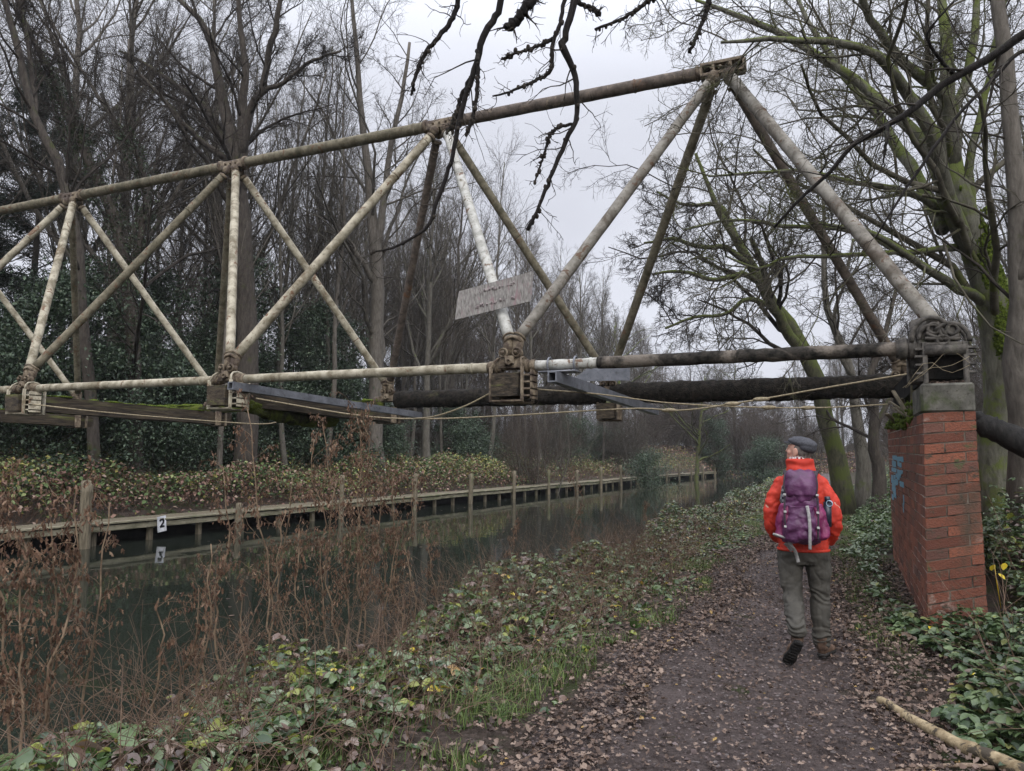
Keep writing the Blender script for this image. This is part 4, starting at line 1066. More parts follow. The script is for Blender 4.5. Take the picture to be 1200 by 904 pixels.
# ------------------------------------------------------------------ evergreens
HOLLY=leafmat('holly_leaves',[(0,(.018,.032,.018)),(.25,(.032,.054,.030)),(.5,(.052,.08,.046)),(.75,(.085,.118,.072)),(.93,(.13,.16,.10))],.5,.35,.08)
PINE=leafmat('pine_needles',[(0,(.02,.032,.022)),(.5,(.035,.05,.035)),(.85,(.055,.07,.05))],.6,.3,.1)
def shrub(seed,hh,rad,n,size,lm,name='evergreen_shrub'):
    rng=np.random.default_rng(seed); root=empty(name)
    P,R=stem(rng,hh*.95,.07,(0,0),10,.1); spec=[dict(m=22,t0=.05,t1=.98,ang=.95,lr=.42,K=6,rr=.5,trop=.08,wig=.15,minr=.012,fall=.35),dict(m=6,t0=.2,t1=1,ang=.7,lr=.45,K=4,rr=.5,wig=.2,minr=.006)]
    lv=tree_parts(rng,P,R,spec); g=Geo()
    for q in lv: g.tubes(*q,5,False)
    o=g.build('stem',B_dark,root)
    # leaf sprays round branch ends
    P1=lv[1][0]; P2=lv[2][0]; tips=np.concatenate([P1[:,2:].reshape(-1,3),P2[:,1:].reshape(-1,3)])
    rr=np.hypot(tips[:,0],tips[:,1]); tips=tips*np.array([rad/max(rr.max(),.1)*1.3]*2+[1.0])
    idx=rng.integers(0,len(tips),n); off=rng.normal(size=(n,3))*np.array([.26,.26,.20])*(.6+.8*rng.random((n,1)))
    pos=tips[idx]+off; pos=pos[pos[:,2]>.05]; n=len(pos); g=Geo()
    # sprig clumps share a tone
    scatter(g,tpl_small(.55,.1),pos,rng.uniform(.6,1.4,n)*size,rng.uniform(0,6.28,n),rng.uniform(-1.2,.5,n),rng.normal(size=n)*.6,np.clip(rng.random(n)*.75+(idx[:n]%7)/7*.3,0,.999))
    g.build('foliage',lm,root); return root
protos.update(sh1=shrub(1,5.5,2.2,15000,.11,HOLLY),sh2=shrub(2,4.2,2.4,14000,.11,HOLLY),sh3=shrub(3,7.5,2.2,17000,.12,HOLLY),sh4=shrub(4,3.0,1.8,9000,.10,HOLLY))
used.update(sh1=False,sh2=False,sh3=False,sh4=False)
sh=[]
for i,px in enumerate(np.linspace(-60,560,17)):
    sh.append((px+rt.normal()*12,rt.uniform(20.5,23.5),['sh1','sh2','sh4','sh1','sh4'][i%5],rt.uniform(.7,1.0)*(1.08 if px<260 else .8)))
for i,px in enumerate(np.linspace(-40,560,11)): sh.append((px+rt.normal()*14,rt.uniform(26,34),['sh1','sh4','sh2'][i%3],rt.uniform(.75,1.1)*(1.15 if px<240 else .85)))
for i,px in enumerate(np.linspace(110,560,11)): sh.append((px+rt.normal()*12,rt.uniform(26.5,30),['sh1','sh3','sh2'][i%3],rt.uniform(.85,1.05)))
for px,Yd in ((600,29),(640,33),(665,30),(700,38),(735,42),(560,27),(790,56),(830,60)): sh.append((px,Yd,['sh2','sh4'][int(px)%2],rt.uniform(.7,1.0)))
for px,Yd,k,sc in sh:
    x,y=at(px,Yd)
    if x>float(xj(y))-4.6: x=float(xj(y))-4.6-rt.random()*1.5
    place(k,x,y,rt.random()*6,sc,'dark glossy evergreen bush in the thicket across the canal','evergreen bushes across the canal','evergreen_shrub','bush')
for px,Yd,k,sc,lab in ((893,60,'sh2',1.0,'dark conical evergreen bush at the path end just behind the cap of the walker'),(840,66,'sh3',.8,'ivy green bush at the canal bend left of the walker'),(760,52,'sh4',1.0,'rounded evergreen bush by the water beyond the black stub')):
    x,y=at(px,Yd); place(k,x,y,1,sc,lab,None,'evergreen_shrub','bush')
# bare twiggy thickets
def thicket(seed,ns,hh,rad):
    rng=np.random.default_rng(seed); root=empty('thicket'); K=8
    p=np.stack([rng.normal(size=ns)*rad*.4,rng.normal(size=ns)*rad*.4,np.full(ns,-.2)],-1); d=np.stack([rng.normal(size=ns)*.28,rng.normal(size=ns)*.28,np.ones(ns)],-1); out=[p]
    L=hh*rng.uniform(.5,1.1,ns)[:,None]/(K-1)
    for k in range(K-1):
        d=d+rng.normal(size=(ns,3))*.1; d/=np.linalg.norm(d,axis=1)[:,None]; p=p+d*L; out.append(p)
    P=np.stack(out,1); R=np.repeat(np.linspace(.04,.01,K)[None],ns,0); g=Geo(); g.tubes(P,R,4,False); g.build('stem',B_grey,root)
    g=Geo(); A,Ra=kids(P,R,12,.12,1,.6,.42,5,.5,trop=.05,wig=.15,minr=.009,rng=rng); g.tubes(A,Ra,3,False)
    A,Ra=kids(A,Ra,7,.1,1,.7,.5,4,.6,trop=.03,wig=.18,minr=.0065,rng=rng); g.tubes(A,Ra,3,False)
    A,Ra=kids(A,Ra,4,.1,1,.7,.5,3,.8,trop=.0,wig=.18,minr=.0055,rng=rng,lmin=.08); g.tubes(A,Ra,3,False); g.build('crown',M_twig_r if seed%2 else M_twig,root); return root
for i_,(ns_,h_,r_) in enumerate([(16,6.5,2.0),(14,5,2.2),(18,8,1.8)]): protos['th%d'%i_]=thicket(51+i_,ns_,h_,r_); used['th%d'%i_]=False
def bushes(n,xr,yr,lab,grp,smin,smax,cond=lambda x,y:True):
    c=0
    while c<n:
        x=rt.uniform(*xr); y=rt.uniform(*yr)
        if not cond(x,y): continue
        place('th%d'%rt.integers(3),x,y,rt.random()*6,rt.uniform(smin,smax),lab,grp,'thicket','thicket'); c+=1
bushes(46,(-24,22),(84,100),'grey brown bare thicket closing off the canal bend','bare thickets at the canal bend',.8,1.3)
bushes(34,(-34,-15.5),(34,82),'grey brown bare thicket on the far bank beyond the jetty','bare thickets beyond the jetty',.7,1.1)
bushes(30,(3,22),(26,84),'bare thicket on the rising ground right of the towpath','bare thickets right of the towpath',.5,1.0,lambda x,y:x>2.2+ (y-26)*.03)
# conifers
def conifer(seed,hh,r,dens):
    rng=np.random.default_rng(seed); root=empty('pine_tree'); P,R=stem(rng,hh,r,(.2,0),14,.02,.1)
    lv=tree_parts(rng,P,R,[dict(m=48,t0=.25,t1=.99,ang=1.35,lr=.2,K=7,rr=.28,trop=.03,wig=.08,minr=.012,fall=.65,flat=.3),dict(m=7,t0=.2,t1=1,ang=.8,lr=.42,K=4,rr=.6,wig=.12,minr=.006,flat=.4)])
    g=Geo(); g.tubes(*lv[0],10); g.build('trunk',B_warm,root); g=Geo(); g.tubes(*lv[1],4,False); g.tubes(*lv[2],3,False); g.build('branches',M_twig_d,root)
    tips=lv[2][0][:,1:].reshape(-1,3); idx=rng.integers(0,len(tips),dens); pos=tips[idx]+rng.normal(size=(dens,3))*.09
    g=Geo(); scatter(g,tpl_small(.16,.05),pos,rng.uniform(.12,.24,dens),rng.uniform(0,6.28,dens),rng.uniform(-.6,1.2,dens),rng.normal(size=dens),rng.random(dens)); g.build('crown',PINE,root); return root
protos.update(pine1=conifer(1,15,.2,26000),pine2=conifer(2,12,.16,20000)); used.update(pine1=False,pine2=False)
for px,Yd,k,sc,lab in ((22,26,'pine1',1.0,'tall dark pine at the far left edge behind the cream tubes'),(-40,24,'pine2',1.1,'dark pine cut by the left edge of the view'),
    (880,98,'pine1',.62,'spiky conifer top on the skyline just above the black tube'),(908,104,'pine2',.8,'small conifer on the skyline right of the spiky one')):
    x,y=at(px,Yd); place(k,x,y,rt.random()*6,sc,lab,None,'pine_tree','tree')
for k,u_ in used.items():
    if not u_:
        for ch in list(protos[k].children): bpy.data.objects.remove(ch)
        bpy.data.objects.remove(protos[k])
# ================================================================== undergrowth
BRAM=leafmat('bramble_leaves',[(0,(.022,.046,.013)),(.16,(.042,.075,.020)),(.36,(.07,.112,.032)),(.56,(.11,.15,.065)),(.69,(.17,.205,.125)),(.765,(.18,.20,.035)),(.83,(.075,.048,.035)),(.90,(.13,.085,.065)),(.95,(.19,.14,.11)),(.98,(.26,.16,.05)),(.992,(.45,.35,.04))],.36,.55,.18)
BROWN=leafmat('withered_leaves',[(0,(.065,.036,.024)),(.3,(.105,.06,.038)),(.6,(.15,.092,.06)),(.85,(.20,.135,.09)),(.96,(.09,.052,.035))],.8,.2,.15)
GRASS=leafmat('grass_blades',[(0,(.045,.075,.018)),(.4,(.08,.12,.028)),(.7,(.12,.165,.045)),(.85,(.20,.17,.09)),(.95,(.14,.10,.06))],.6,.3,.2)
FARM=leafmat('far_bank_leaves',[(0,(.04,.07,.025)),(.2,(.08,.125,.04)),(.38,(.14,.185,.075)),(.52,(.20,.23,.09)),(.60,(.28,.25,.07)),(.66,(.15,.085,.065)),(.8,(.22,.135,.10)),(.93,(.30,.22,.17)),(.98,(.22,.27,.19))],.7,.3,.12)
CANE=noisy('bramble_canes',(.055,.034,.024),(.155,.105,.072),6,.8,.2,0)
CANE_P=noisy('dead_stems_pale',(.085,.056,.036),(.20,.145,.095),8,.85,.2,0)
rv=np.random.default_rng(77)
def mound(x,y):      # height of the tangled growth above the soil on the near verge
    d=path_l(y)-x
    return (.03+.33*ss((d-.35)/1.6))*(.35+.75*np.clip(fbm(x,y,21,.42,4)+.5,0,1.6))*(1+.35*ss((x-(-4.6))*-1))
def compound(g,pos,size,rnd,rng,full=True,nl=3,lift=.0):
    n=len(pos); yaw=rng.uniform(0,6.28,n); tilt=rng.normal(size=n)*.30-.05; roll=rng.normal(size=n)*.35
    for k,(dy,s) in enumerate(((0,1.0),(1.25,.85),(-1.25,.85))[:nl]):
        scatter(g,tpl_leaf(.66,.10,.16) if full else tpl_small(.7,.12),pos,size*s,yaw+dy+rng.normal(size=n)*.12,tilt+rng.normal(size=n)*.12-.1,roll,np.clip(rnd+rng.normal(size=n)*.012,0,.999))
def sample_verge(n,y0,y1,rng,edge=.0,xl=-1.2):
    y=y0+(y1-y0)*rng.random(n); u=rng.random(n); a=near_edge(y)+.25; b=path_l(y)-edge; x=a+(b-a)*u; return x,y
# near verge, three-leaved brambles
g=Geo(); n=17000; x,y=sample_verge(n,1.2,12.5,rv,.05)
x=np.where(y<3.2,x,x); m_=mound(x,y); u=rv.random(n)**.6; dens=fbm(x,y,31,.5,3)
z=H(x,y)+m_*u+.01
d=path_l(y)-x; keep=(rv.random(n)<np.clip(.12+ss((d-.25)/1.3),0,1)); keep&=(rv.random(n)<np.clip(.75+dens*.5,.25,1))
x,y,z,u=x[keep],y[keep],z[keep],u[keep]; n=len(x)
zone=fbm(x,y,41,.6,3)
rnd=np.clip(rv.random(n)*.999,0,.999); brown=(zone>.4)&(rv.random(n)<.30); rnd=np.where(brown,.8+.17*rv.random(n),rnd); rnd=np.where((u<.4)&(rv.random(n)<.5),.8+.15*rv.random(n),rnd)
compound(g,np.stack([x,y,z],-1),rv.choice([.034,.044,.056,.070,.090],n)*rv.uniform(.85,1.2,n)*(1+.35*(rv.random(n)<.18)),rnd,rv)
o=g.build('bramble_undergrowth',BRAM); tag(o,'low tangle of green bramble leaves covering the near left verge','brambles',kind='stuff')
g=Geo(); n=26000; x,y=sample_verge(n,12.5,30,rv,.1); z=H(x,y)+mound(x,y)*1.15*rv.random(n)**.6
rnd=rv.random(n); zone=fbm(x,y,41,.4,3); rnd=np.where((zone>.2)&(rv.random(n)<.5),.8+.17*rv.random(n),rnd)
compound(g,np.stack([x,y,z],-1),rv.uniform(.045,.10,n),rnd,rv,False)
n=13000; x,y=sample_verge(n,30,84,rv,.1); z=H(x,y)+mound(x,y)*1.3*rv.random(n)**.6
compound(g,np.stack([x,y,z],-1),rv.uniform(.07,.14,n),rv.random(n),rv,False)
o=g.build('bramble_undergrowth',BRAM); tag(o,'mixed green and brown ground cover along the distant near bank','brambles',kind='stuff')
# canes and dead twigs
def canes(g,x,y,hmin,hmax,rng,r=.0032,K=7,spread=.5,up=1.0):
    n=len(x); p=np.stack([x,y,H(x,y)-.03],-1); d=np.stack([rng.normal(size=n)*spread,rng.normal(size=n)*spread,np.full(n,up)],-1); d/=np.linalg.norm(d,axis=1)[:,None]
    L=rng.uniform(hmin,hmax,n)[:,None]/(K-1); out=[p]
    for k in range(K-1):
        d=d+rng.normal(size=(n,3))*.16+np.array([0,0,-.10]); d/=np.linalg.norm(d,axis=1)[:,None]; p=p+d*L; out.append(p)
    P=np.stack(out,1); R=np.repeat(np.linspace(1,.35,K)[None],n,0)*r*rng.uniform(.6,1.3,(n,1)); g.tubes(P,R,3,False); return P,R
g=Geo(); x,y=sample_verge(2000,1.5,13,rv,.4); P,R=canes(g,x,y,.3,1.05,rv,.0036); P2,R2=kids(P,R,2,.3,1,.8,.4,4,.6,wig=.2,minr=.0018,rng=rv); g.tubes(P2,R2,3,False)
x,y=sample_verge(1600,13,40,rv,.4); canes(g,x,y,.3,.8,rv,.005)
o=g.build('bramble_canes',CANE); tag(o,'thin arching red brown bramble canes over the near verge','bramble stems',kind='stuff')
# dense withered brush clumps by the water
BR=[(540,665,.55,1.0),(575,690,.5,.8),(505,660,.6,1.0),(610,650,.5,.9),(455,690,.5,.9),(480,700,.45,.7),(715,640,.7,.85),(760,628,.8,.95),(735,615,.8,.9),(800,615,.9,.7),(640,655,.5,.6),(385,730,.4,.7),(420,700,.4,.9),(690,620,.6,.7),(560,620,.6,.8),(590,600,.6,1.0),(650,610,.7,.9),(520,630,.5,1.0),(470,650,.5,1.0),(300,720,.4,.9),(240,740,.35,.8),(340,700,.4,.9)]
for i,(px,py,rad,hh) in enumerate(BR):
    c=on_z(px,py+12,-.15); g=Geo(); k=15; x=c[0]+rv.normal(size=k)*rad*.55; y=c[1]+rv.normal(size=k)*rad*.9
    P,R=canes(g,x,y,hh*.35,hh*.9,rv,.0042,7,.35); P2,R2=kids(P,R,5,.25,1,.7,.35,4,.6,wig=.2,minr=.0022,rng=rv); g.tubes(P2,R2,3,False)
    o=empty('withered_bush',(c[0],c[1],float(H(c[0],c[1]))),'tangled reddish brown withered bush on the near bank above the water','bush','withered bushes on the near bank')
    s=g.build('twigs',CANE,None); tag(s,kind='stuff'); s.parent=o; s.location=-Vector(o.location)
    g=Geo(); t=P2[:,1:].reshape(-1,3); k=170; t=t[rv.integers(0,len(t),k)]+rv.normal(size=(k,3))*.02
    scatter(g,tpl_small(.55,.3),t,rv.uniform(.018,.045,k),rv.uniform(0,6.28,k),rv.uniform(-1.6,.3,k),rv.normal(size=k),rv.random(k)); s=g.build('dry_leaves',BROWN,None); tag(s,kind='stuff'); s.parent=o; s.location=-Vector(o.location)
# tall dried stalks at the near water edge
def stalk(px,top,xw,dens,label=None,lean=0):
    c=on_x(px,700,xw); x,y=xw,c[1]; z0=float(H(x,y))-.05
    t=on_y(px+lean,top,y); hh=t[2]-z0; K=14
    zz=np.linspace(0,1,K); w_=np.cumsum(rv.normal(size=(K,2))*.018,0)*hh; P=np.stack([x+(t[0]-x)*zz+w_[:,0],y+w_[:,1]*.6,z0+hh*zz],-1)
    root=empty('dried_stalk',(x,y,z0)); g=Geo(); R=np.linspace(.010,.0035,K); g.tubes(P[None],R[None],6)
    P1,R1=kids(P[None],R[None],int(9*dens)+5,.3,1,.55,.13,6,.5,trop=.0,wig=.22,minr=.0028,rng=rv,lmin=.05); g.tubes(P1,R1,3,False)
    P2,R2=kids(P1,R1,2,.2,1,.8,.4,4,.7,trop=-.15,wig=.3,minr=.002,rng=rv,lmin=.02); g.tubes(P2,R2,3,False)
    s=g.build('stem',CANE_P,None); s.parent=root; s.location=-Vector(root.location)
    k=int(340*dens)+20; A=np.concatenate([P1[:,1:].reshape(-1,3),P2[:,1:].reshape(-1,3)]); q=A[rv.integers(0,len(A),k)]+rv.normal(size=(k,3))*.018
    g=Geo(); scatter(g,(tpl_dead()[0]*np.array([.6,1,1]),tpl_dead()[1]),q,rv.uniform(.018,.045,k),rv.uniform(0,6.28,k),rv.uniform(-2.4,-.8,k),rv.normal(size=k)*.8,rv.random(k)); s=g.build('withered_leaves',BROWN,None); s.parent=root; s.location=-Vector(root.location)
    if label: tag(root,label,'dead plant')
    else: tag(root,'dried brown leafy stalk standing among others at the near water edge','dead plant','dried stalks at the near water edge')
for a in [(8,575,-4.00,1.5),(30,535,-4.10,1.6),(45,570,-3.90,1.4),(62,610,-4.20,1.0),(14,640,-3.70,1.3),(112,588,-4.20,.6,'lone dried stalk just right of the nearest pale mooring post'),(268,548,-4.20,.9,'dried stalk in front of the short cut-off mooring post',10),(252,640,-4.00,.5),
          (338,478,-4.10,.9,'slender tall dried stalk reaching up to the cross timber'),(318,600,-4.00,.5,None,18),(400,515,-4.30,1.6),(386,560,-4.10,1.2),(418,498,-4.40,1.8),(434,482,-4.30,2.3,'tallest and bushiest dried stalk, below the sloping steel beam'),(446,492,-4.40,1.8),(428,550,-4.00,1.6),
          (458,560,-4.20,1.0),(490,560,-4.30,.8),(470,610,-4.10,1.1),(520,620,-4.20,.8),(602,612,-4.10,.8),(674,555,-4.30,1.2,'dried stalk standing alone against the far jetty at mid picture'),(758,590,-4.20,.9),(235,668,-3.90,.2,None,12),(180,700,-3.80,.2,None,-14),(360,620,-3.90,.7),(350,560,-4.20,.9),(210,690,-4.00,.3,None,40),(300,690,-3.90,.25,None,-25)]:
    stalk(*a)
# far bank growth
g=Geo(); n=62000; y=rv.uniform(1,86,n)**1.0; y=np.where(rv.random(n)<.6,rv.uniform(4,40,n),y); dx=rv.random(n)**.8*5.0; x=xj(y)-1.05-dx
hh=(.55+.75*np.clip(fbm(x,y,51,.16,3)+.5,0,1.6))*ss((dx+.1)/.9)
z=H(x,y)+hh*rv.random(n)**.5+.02; zone=fbm(x,y,52,.13,3); rnd=rv.random(n)
rnd=np.where((dx<.9)&(rv.random(n)<.35),.66+.3*rv.random(n),rnd); rnd=np.where((zone>.35)&(rv.random(n)<.4),.52+.14*rv.random(n),rnd)
scatter(g,tpl_small(.7,.15),np.stack([x,y,z],-1),rv.uniform(.07,.16,n),rv.uniform(0,6.28,n),rv.uniform(-.9,.3,n),rv.normal(size=n)*.5,rnd)
o=g.build('far_bank_undergrowth',FARM); tag(o,'bank of brambles, ferns and dead leaves behind the jetty','undergrowth',kind='stuff')
g=Geo(); n=5000; y=rv.uniform(3,60,n); x=xj(y)-1.2-rv.random(n)*3.5; canes(g,x,y,.5,1.5,rv,.006,7,.5); o=g.build('far_bank_canes',CANE); tag(o,'tangle of brown stems behind the jetty','undergrowth',kind='stuff')
# woodland floor litter / low cover beyond
g=Geo(); n=42000; x=rv.uniform(-50,-19,n); y=rv.uniform(6,90,n); z=H(x,y)+rv.random(n)*.5
scatter(g,tpl_small(.8,.2),np.stack([x,y,z],-1),rv.uniform(.10,.26,n),rv.uniform(0,6.28,n),rv.uniform(-1.1,.3,n),rv.normal(size=n)*.5,rv.random(n))
n=40000; x=rv.uniform(-40,30,n); y=rv.uniform(83,112,n); z=H(x,y)+rv.random(n)**2*.7
scatter(g,tpl_small(.8,.2),np.stack([x,y,z],-1),rv.uniform(.12,.3,n),rv.uniform(0,6.28,n),rv.uniform(-1.1,.3,n),rv.normal(size=n)*.5,.6+.38*rv.random(n))
o=g.build('woodland_floor_growth',FARM); tag(o,'brown and green low growth on the floor of the wood','undergrowth',kind='stuff')
# right side: bank beyond and beside the pier
g=Geo(); n=52000; y=2.5+44*rv.random(n)**1.5; x=path_r(y)+.35+7.5*rv.random(n)**1.3
inp=(x>.55)&(x<1.6)&(y>7.6)&(y<14.2); f=ss((x-path_r(y)-.35)/1.2)
near_w=(y>7.2)&(y<14.4)&(x<.75); x=np.where(near_w,x,x)
hh=(.12+.55*np.clip(fbm(x,y,61,.25,3)+.6,0,1.6))*f; hh=np.where(near_w,.08*f,hh)
z=H(x,y)+hh*rv.random(n)**.6+.015; keep=(~inp)&(rv.random(n)<(.15+.85*f)); x,y,z,f=x[keep],y[keep],z[keep],f[keep]; n=len(x)
rnd=rv.random(n)*.97; rnd=np.where(rv.random(n)<.2*(1-f)+.05,.8+.17*rv.random(n),rnd)
near=(y<9); 
P_=np.stack([x,y,z],-1)
compound(g,P_[near],rv.uniform(.025,.06,near.sum()),rnd[near],rv,True)
compound(g,P_[~near],rv.uniform(.04,.10,(~near).sum()),rnd[~near],rv,False)
o=g.build('bramble_undergrowth',BRAM); tag(o,'green brambles and nettles on the bank right of the towpath','brambles',kind='stuff')
g=Geo(); n=15000; y=rv.uniform(8.5,27,n); x=path_r(y)+.25+3.4*rv.random(n); inp=(x>.5)&(x<1.6)&(y<14.2); nearw=(y<14.3)&(x<=.5)
f=ss((x-path_r(y)-.2)/1.0); hh=(.25+.6*np.clip(fbm(x,y,62,.35,3)+.5,0,1.5))*f; hh=np.where(nearw,.10,hh); z=H(x,y)+hh*rv.random(n)**.5+.02; keep=~inp&((~nearw)|(rv.random(n)<.35)); x,y,z=x[keep],y[keep],z[keep]; n=len(x)
compound(g,np.stack([x,y,z],-1),rv.uniform(.045,.10,n),np.clip(.15+.62*rv.random(n)+(rv.random(n)<.1)*.2,0,.98),rv,False)
o=g.build('bramble_undergrowth',BRAM); tag(o,'fresh green nettles and brambles heaped between the towpath and the leaning tree','brambles',kind='stuff')
# leafy ivy and bramble mound in the bottom right corner
IVB=leafmat('ivy_bramble_leaves',[(0,(.022,.042,.014)),(.25,(.04,.07,.024)),(.5,(.065,.10,.036)),(.72,(.10,.14,.055)),(.84,(.10,.07,.05)),(.90,(.14,.15,.05)),(.975,(.22,.22,.13)),(.99,(.55,.42,.03))],.42,.5,.18)
g=Geo(); n=6200; y=rv.uniform(3.9,8.6,n); xe=.62+.16*np.sin(y*2.2)-.04*(y-6)+.25*ss((5.2-y)/1.2); x=xe+2.6*rv.random(n)
f=ss((x-xe)/.7); hh=(.10+.42*f)*(.75+.35*fbm(x,y,71,.5,2)); z=H(x,y)+hh*rv.random(n)**.35+.02
keep=~((x>.60)&(x<1.45)&(y>7.75)); x,y,z=x[keep],y[keep],z[keep]; n=len(x)
rnd=rv.random(n)*.988
compound(g,np.stack([x,y,z],-1),rv.uniform(.04,.095,n),rnd,rv)
o=g.build('ivy_undergrowth',IVB); tag(o,'dense dark green ivy and bramble mound at the foot of the brick pier','ivy',kind='stuff')
g=Geo(); q=np.array([pt(1165,662,6.7),pt(1178,660,6.7),pt(1170,672,6.68)]); scatter(g,tpl_leaf(.8,.05,.1),q,np.full(3,.072),np.array([.5,2.5,4.]),np.array([-.9,-.9,-.6]),np.zeros(3),np.array([.99,.985,.99]))
g.tube([q[0],q[0]+[.05,.1,-.4]],.004,5)
YL=leafmat('yellow_leaves',[(0,(.55,.40,.03)),(.5,(.55,.42,.03))],.5,.4,.3); o=g.build('yellow_leaf_sprig',YL); tag(o,'sprig of bright yellow leaves right of the brick pier','plant')
g=Geo(); n=500; y=rv.uniform(3.9,9,n); x=rv.uniform(.9,3.4,n); k_=~((x<1.5)&(y>7.5)); canes(g,x[k_],y[k_],.4,1.1,rv,.004); n=900; y=rv.uniform(9,32,n); x=rv.uniform(1.7,8,n); canes(g,x,y,.6,1.6,rv,.006)
o=g.build('bramble_canes',CANE); tag(o,'thin brown bramble stems on the right bank','bramble stems',kind='stuff')
# grass
def blades(g,x,y,h0,h1,rng,w_=.004,bend=.5):
    n=len(x); z=H(x,y); bend=bend*1.5; yaw=rng.uniform(0,6.28,n); hh=rng.uniform(h0,h1,n); b=rng.uniform(.2,1,n)*bend*hh; c,s=np.cos(yaw),np.sin(yaw); V=[]
    for t in (0,.4,.75,1):
        px=x+c*b*t*t; pyy=y+s*b*t*t; pz=z+hh*(t-.25*t*t*bend*1.5); ww=w_*(1-t*.85)
        V+= [np.stack([px-s*ww,pyy+c*ww,pz],-1),np.stack([px+s*ww,pyy-c*ww,pz],-1)]
    V=np.stack(V,1).reshape(-1,3); i=np.arange(n)[:,None]*8+np.array([0,2,4])[None]
    g.add(V,[np.stack([i,i+1,i+3,i+2],-1).reshape(-1,4)],np.repeat(rng.random(n),8))
g=Geo()
def tuft(px,py,rad,n,h0,h1,bend=.6,w_=.0035):
    c=on_z(px,py,-.03); blades(g,c[0]+rv.normal(size=n)*rad,c[1]+rv.normal(size=n)*rad,h0,h1,rv,w_,bend)
for px,py,rad,n,h0,h1,b in [(370,895,.16,420,.05,.13,.5),(330,900,.12,300,.05,.12,.5),(520,900,.10,160,.05,.12,.5),(560,835,.07,70,.15,.34,1.1),(600,815,.08,80,.12,.3,1.0),(585,850,.06,50,.12,.3,1.2),(575,780,.08,70,.12,.28,1),(640,800,.08,60,.06,.14,.6),(655,760,.1,90,.06,.14,.6),
    (1170,880,.10,260,.06,.16,.8),(1190,870,.08,160,.06,.15,.8),(690,745,.12,120,.05,.13,.5),(735,720,.2,240,.05,.12,.5),(780,700,.25,300,.04,.11,.5),(830,660,.3,380,.05,.12,.5),(850,640,.3,380,.05,.14,.5),(870,620,.4,500,.05,.14,.5),(880,600,.5,600,.06,.16,.5),
    (1000,690,.16,300,.03,.09,.5),(1012,672,.2,320,.03,.09,.5),(1005,655,.25,400,.04,.10,.5),(1015,640,.3,500,.04,.10,.5),(1000,620,.4,600,.05,.12,.5),(1040,705,.12,160,.03,.08,.5),(1000,600,.6,1400,.05,.16,.5),(1010,660,.25,700,.05,.12,.5),(1008,630,.4,900,.05,.14,.5),(990,680,.12,300,.04,.1,.5),(650,700,.2,200,.05,.14,.5),(700,690,.25,260,.05,.14,.5)]:
    tuft(px,py,rad,n,h0,h1,b)
n=34000; y=1+36*rv.random(n)**1.2; d=rv.exponential(.6,n); x=path_l(y)-.02-d; dens=fbm(x,y,81,.4,2)>-.05; blades(g,x[dens],y[dens],.04,.15,rv,.0035)
n=16000; y=7+30*rv.random(n); x=path_r(y)+.05+rv.exponential(.35,n); k_=(x<.6)|(y>14.3); blades(g,x[k_],y[k_],.03,.10,rv,.004)
o=g.build('grass',GRASS); tag(o,'thin grass tufts fringing both sides of the towpath','grass',kind='stuff')
# fallen leaves
g=Geo()
def litter(x,y,s0,s1,lift=.012):
    n=len(x); z=H(x,y)+.028; z+=rv.random(n)*lift
    scatter(g,tpl_dead(),np.stack([x,y,z],-1),rv.uniform(s0,s1,n),rv.uniform(0,6.28,n),rv.normal(size=n)*.28,rv.normal(size=n)*.28,rv.random(n))
n=7500; y=1.2+16*rv.random(n)**1.4; d=rv.exponential(.45,n); litter(path_l(y)+.5-d,y,.025,.06)
n=9500; y=2.2+11*rv.random(n)**1.2; x=path_r(y)-.35+rv.random(n)*1.15; litter(x,y,.025,.058)
n=15000; y=1.2+14*rv.random(n)**1.3; x=path_l(y)+(path_r(y)-path_l(y))*rv.random(n); litter(x,y,.010,.038,.003)
n=5000; y=12+30*rv.random(n); x=path_l(y)-.3+(path_r(y)+1.0-path_l(y))*rv.random(n); litter(x,y,.04,.07)
o=g.build('fallen_leaves',LITTER); tag(o,'carpet of dull brown fallen oak leaves on and beside the towpath','leaves',kind='stuff')
# crumbs of soil, grit and bark on the path
g=Geo(); n=15000; y=1.0+11*rv.random(n)**1.5; x=path_l(y)+.04+(path_r(y)-path_l(y)-.08)*rv.random(n); z=H(x,y)+.020
V0=np.array([[-1,-.8,0],[1,-.7,0],[.8,.9,0],[-.9,.7,0],[.1,0,.8]])*.5; F0=[np.array([[0,1,4],[1,2,4],[2,3,4],[3,0,4]])]
scatter(g,(V0,F0),np.stack([x,y,z],-1),rv.exponential(.006,n)+.004,rv.uniform(0,6.28,n),rv.normal(size=n)*.2,rv.normal(size=n)*.2,rv.random(n))
GRIT=leafmat('grit_crumbs',[(0,(.04,.03,.028)),(.4,(.075,.057,.054)),(.75,(.12,.095,.09)),(.96,(.20,.17,.16))],.9,.2,0)
o=g.build('path_grit',GRIT); tag(o,'crumbs of grit, bark and soil scattered on the muddy towpath','grit',kind='stuff')
# leaves floating on the water
g=Geo(); n=160; y=rv.uniform(4,30,n); x=rv.uniform(-14.5,-7,n); scatter(g,tpl_leaf(.8,.02,.0),np.stack([x,y,np.full(n,ZW+.006)],-1),rv.uniform(.04,.09,n),rv.uniform(0,6.28,n),np.zeros(n),np.zeros(n),rv.random(n)*.9)
o=g.build('floating_leaves',LITTER); tag(o,'few pale leaves floating on the dark canal','leaves',kind='stuff')
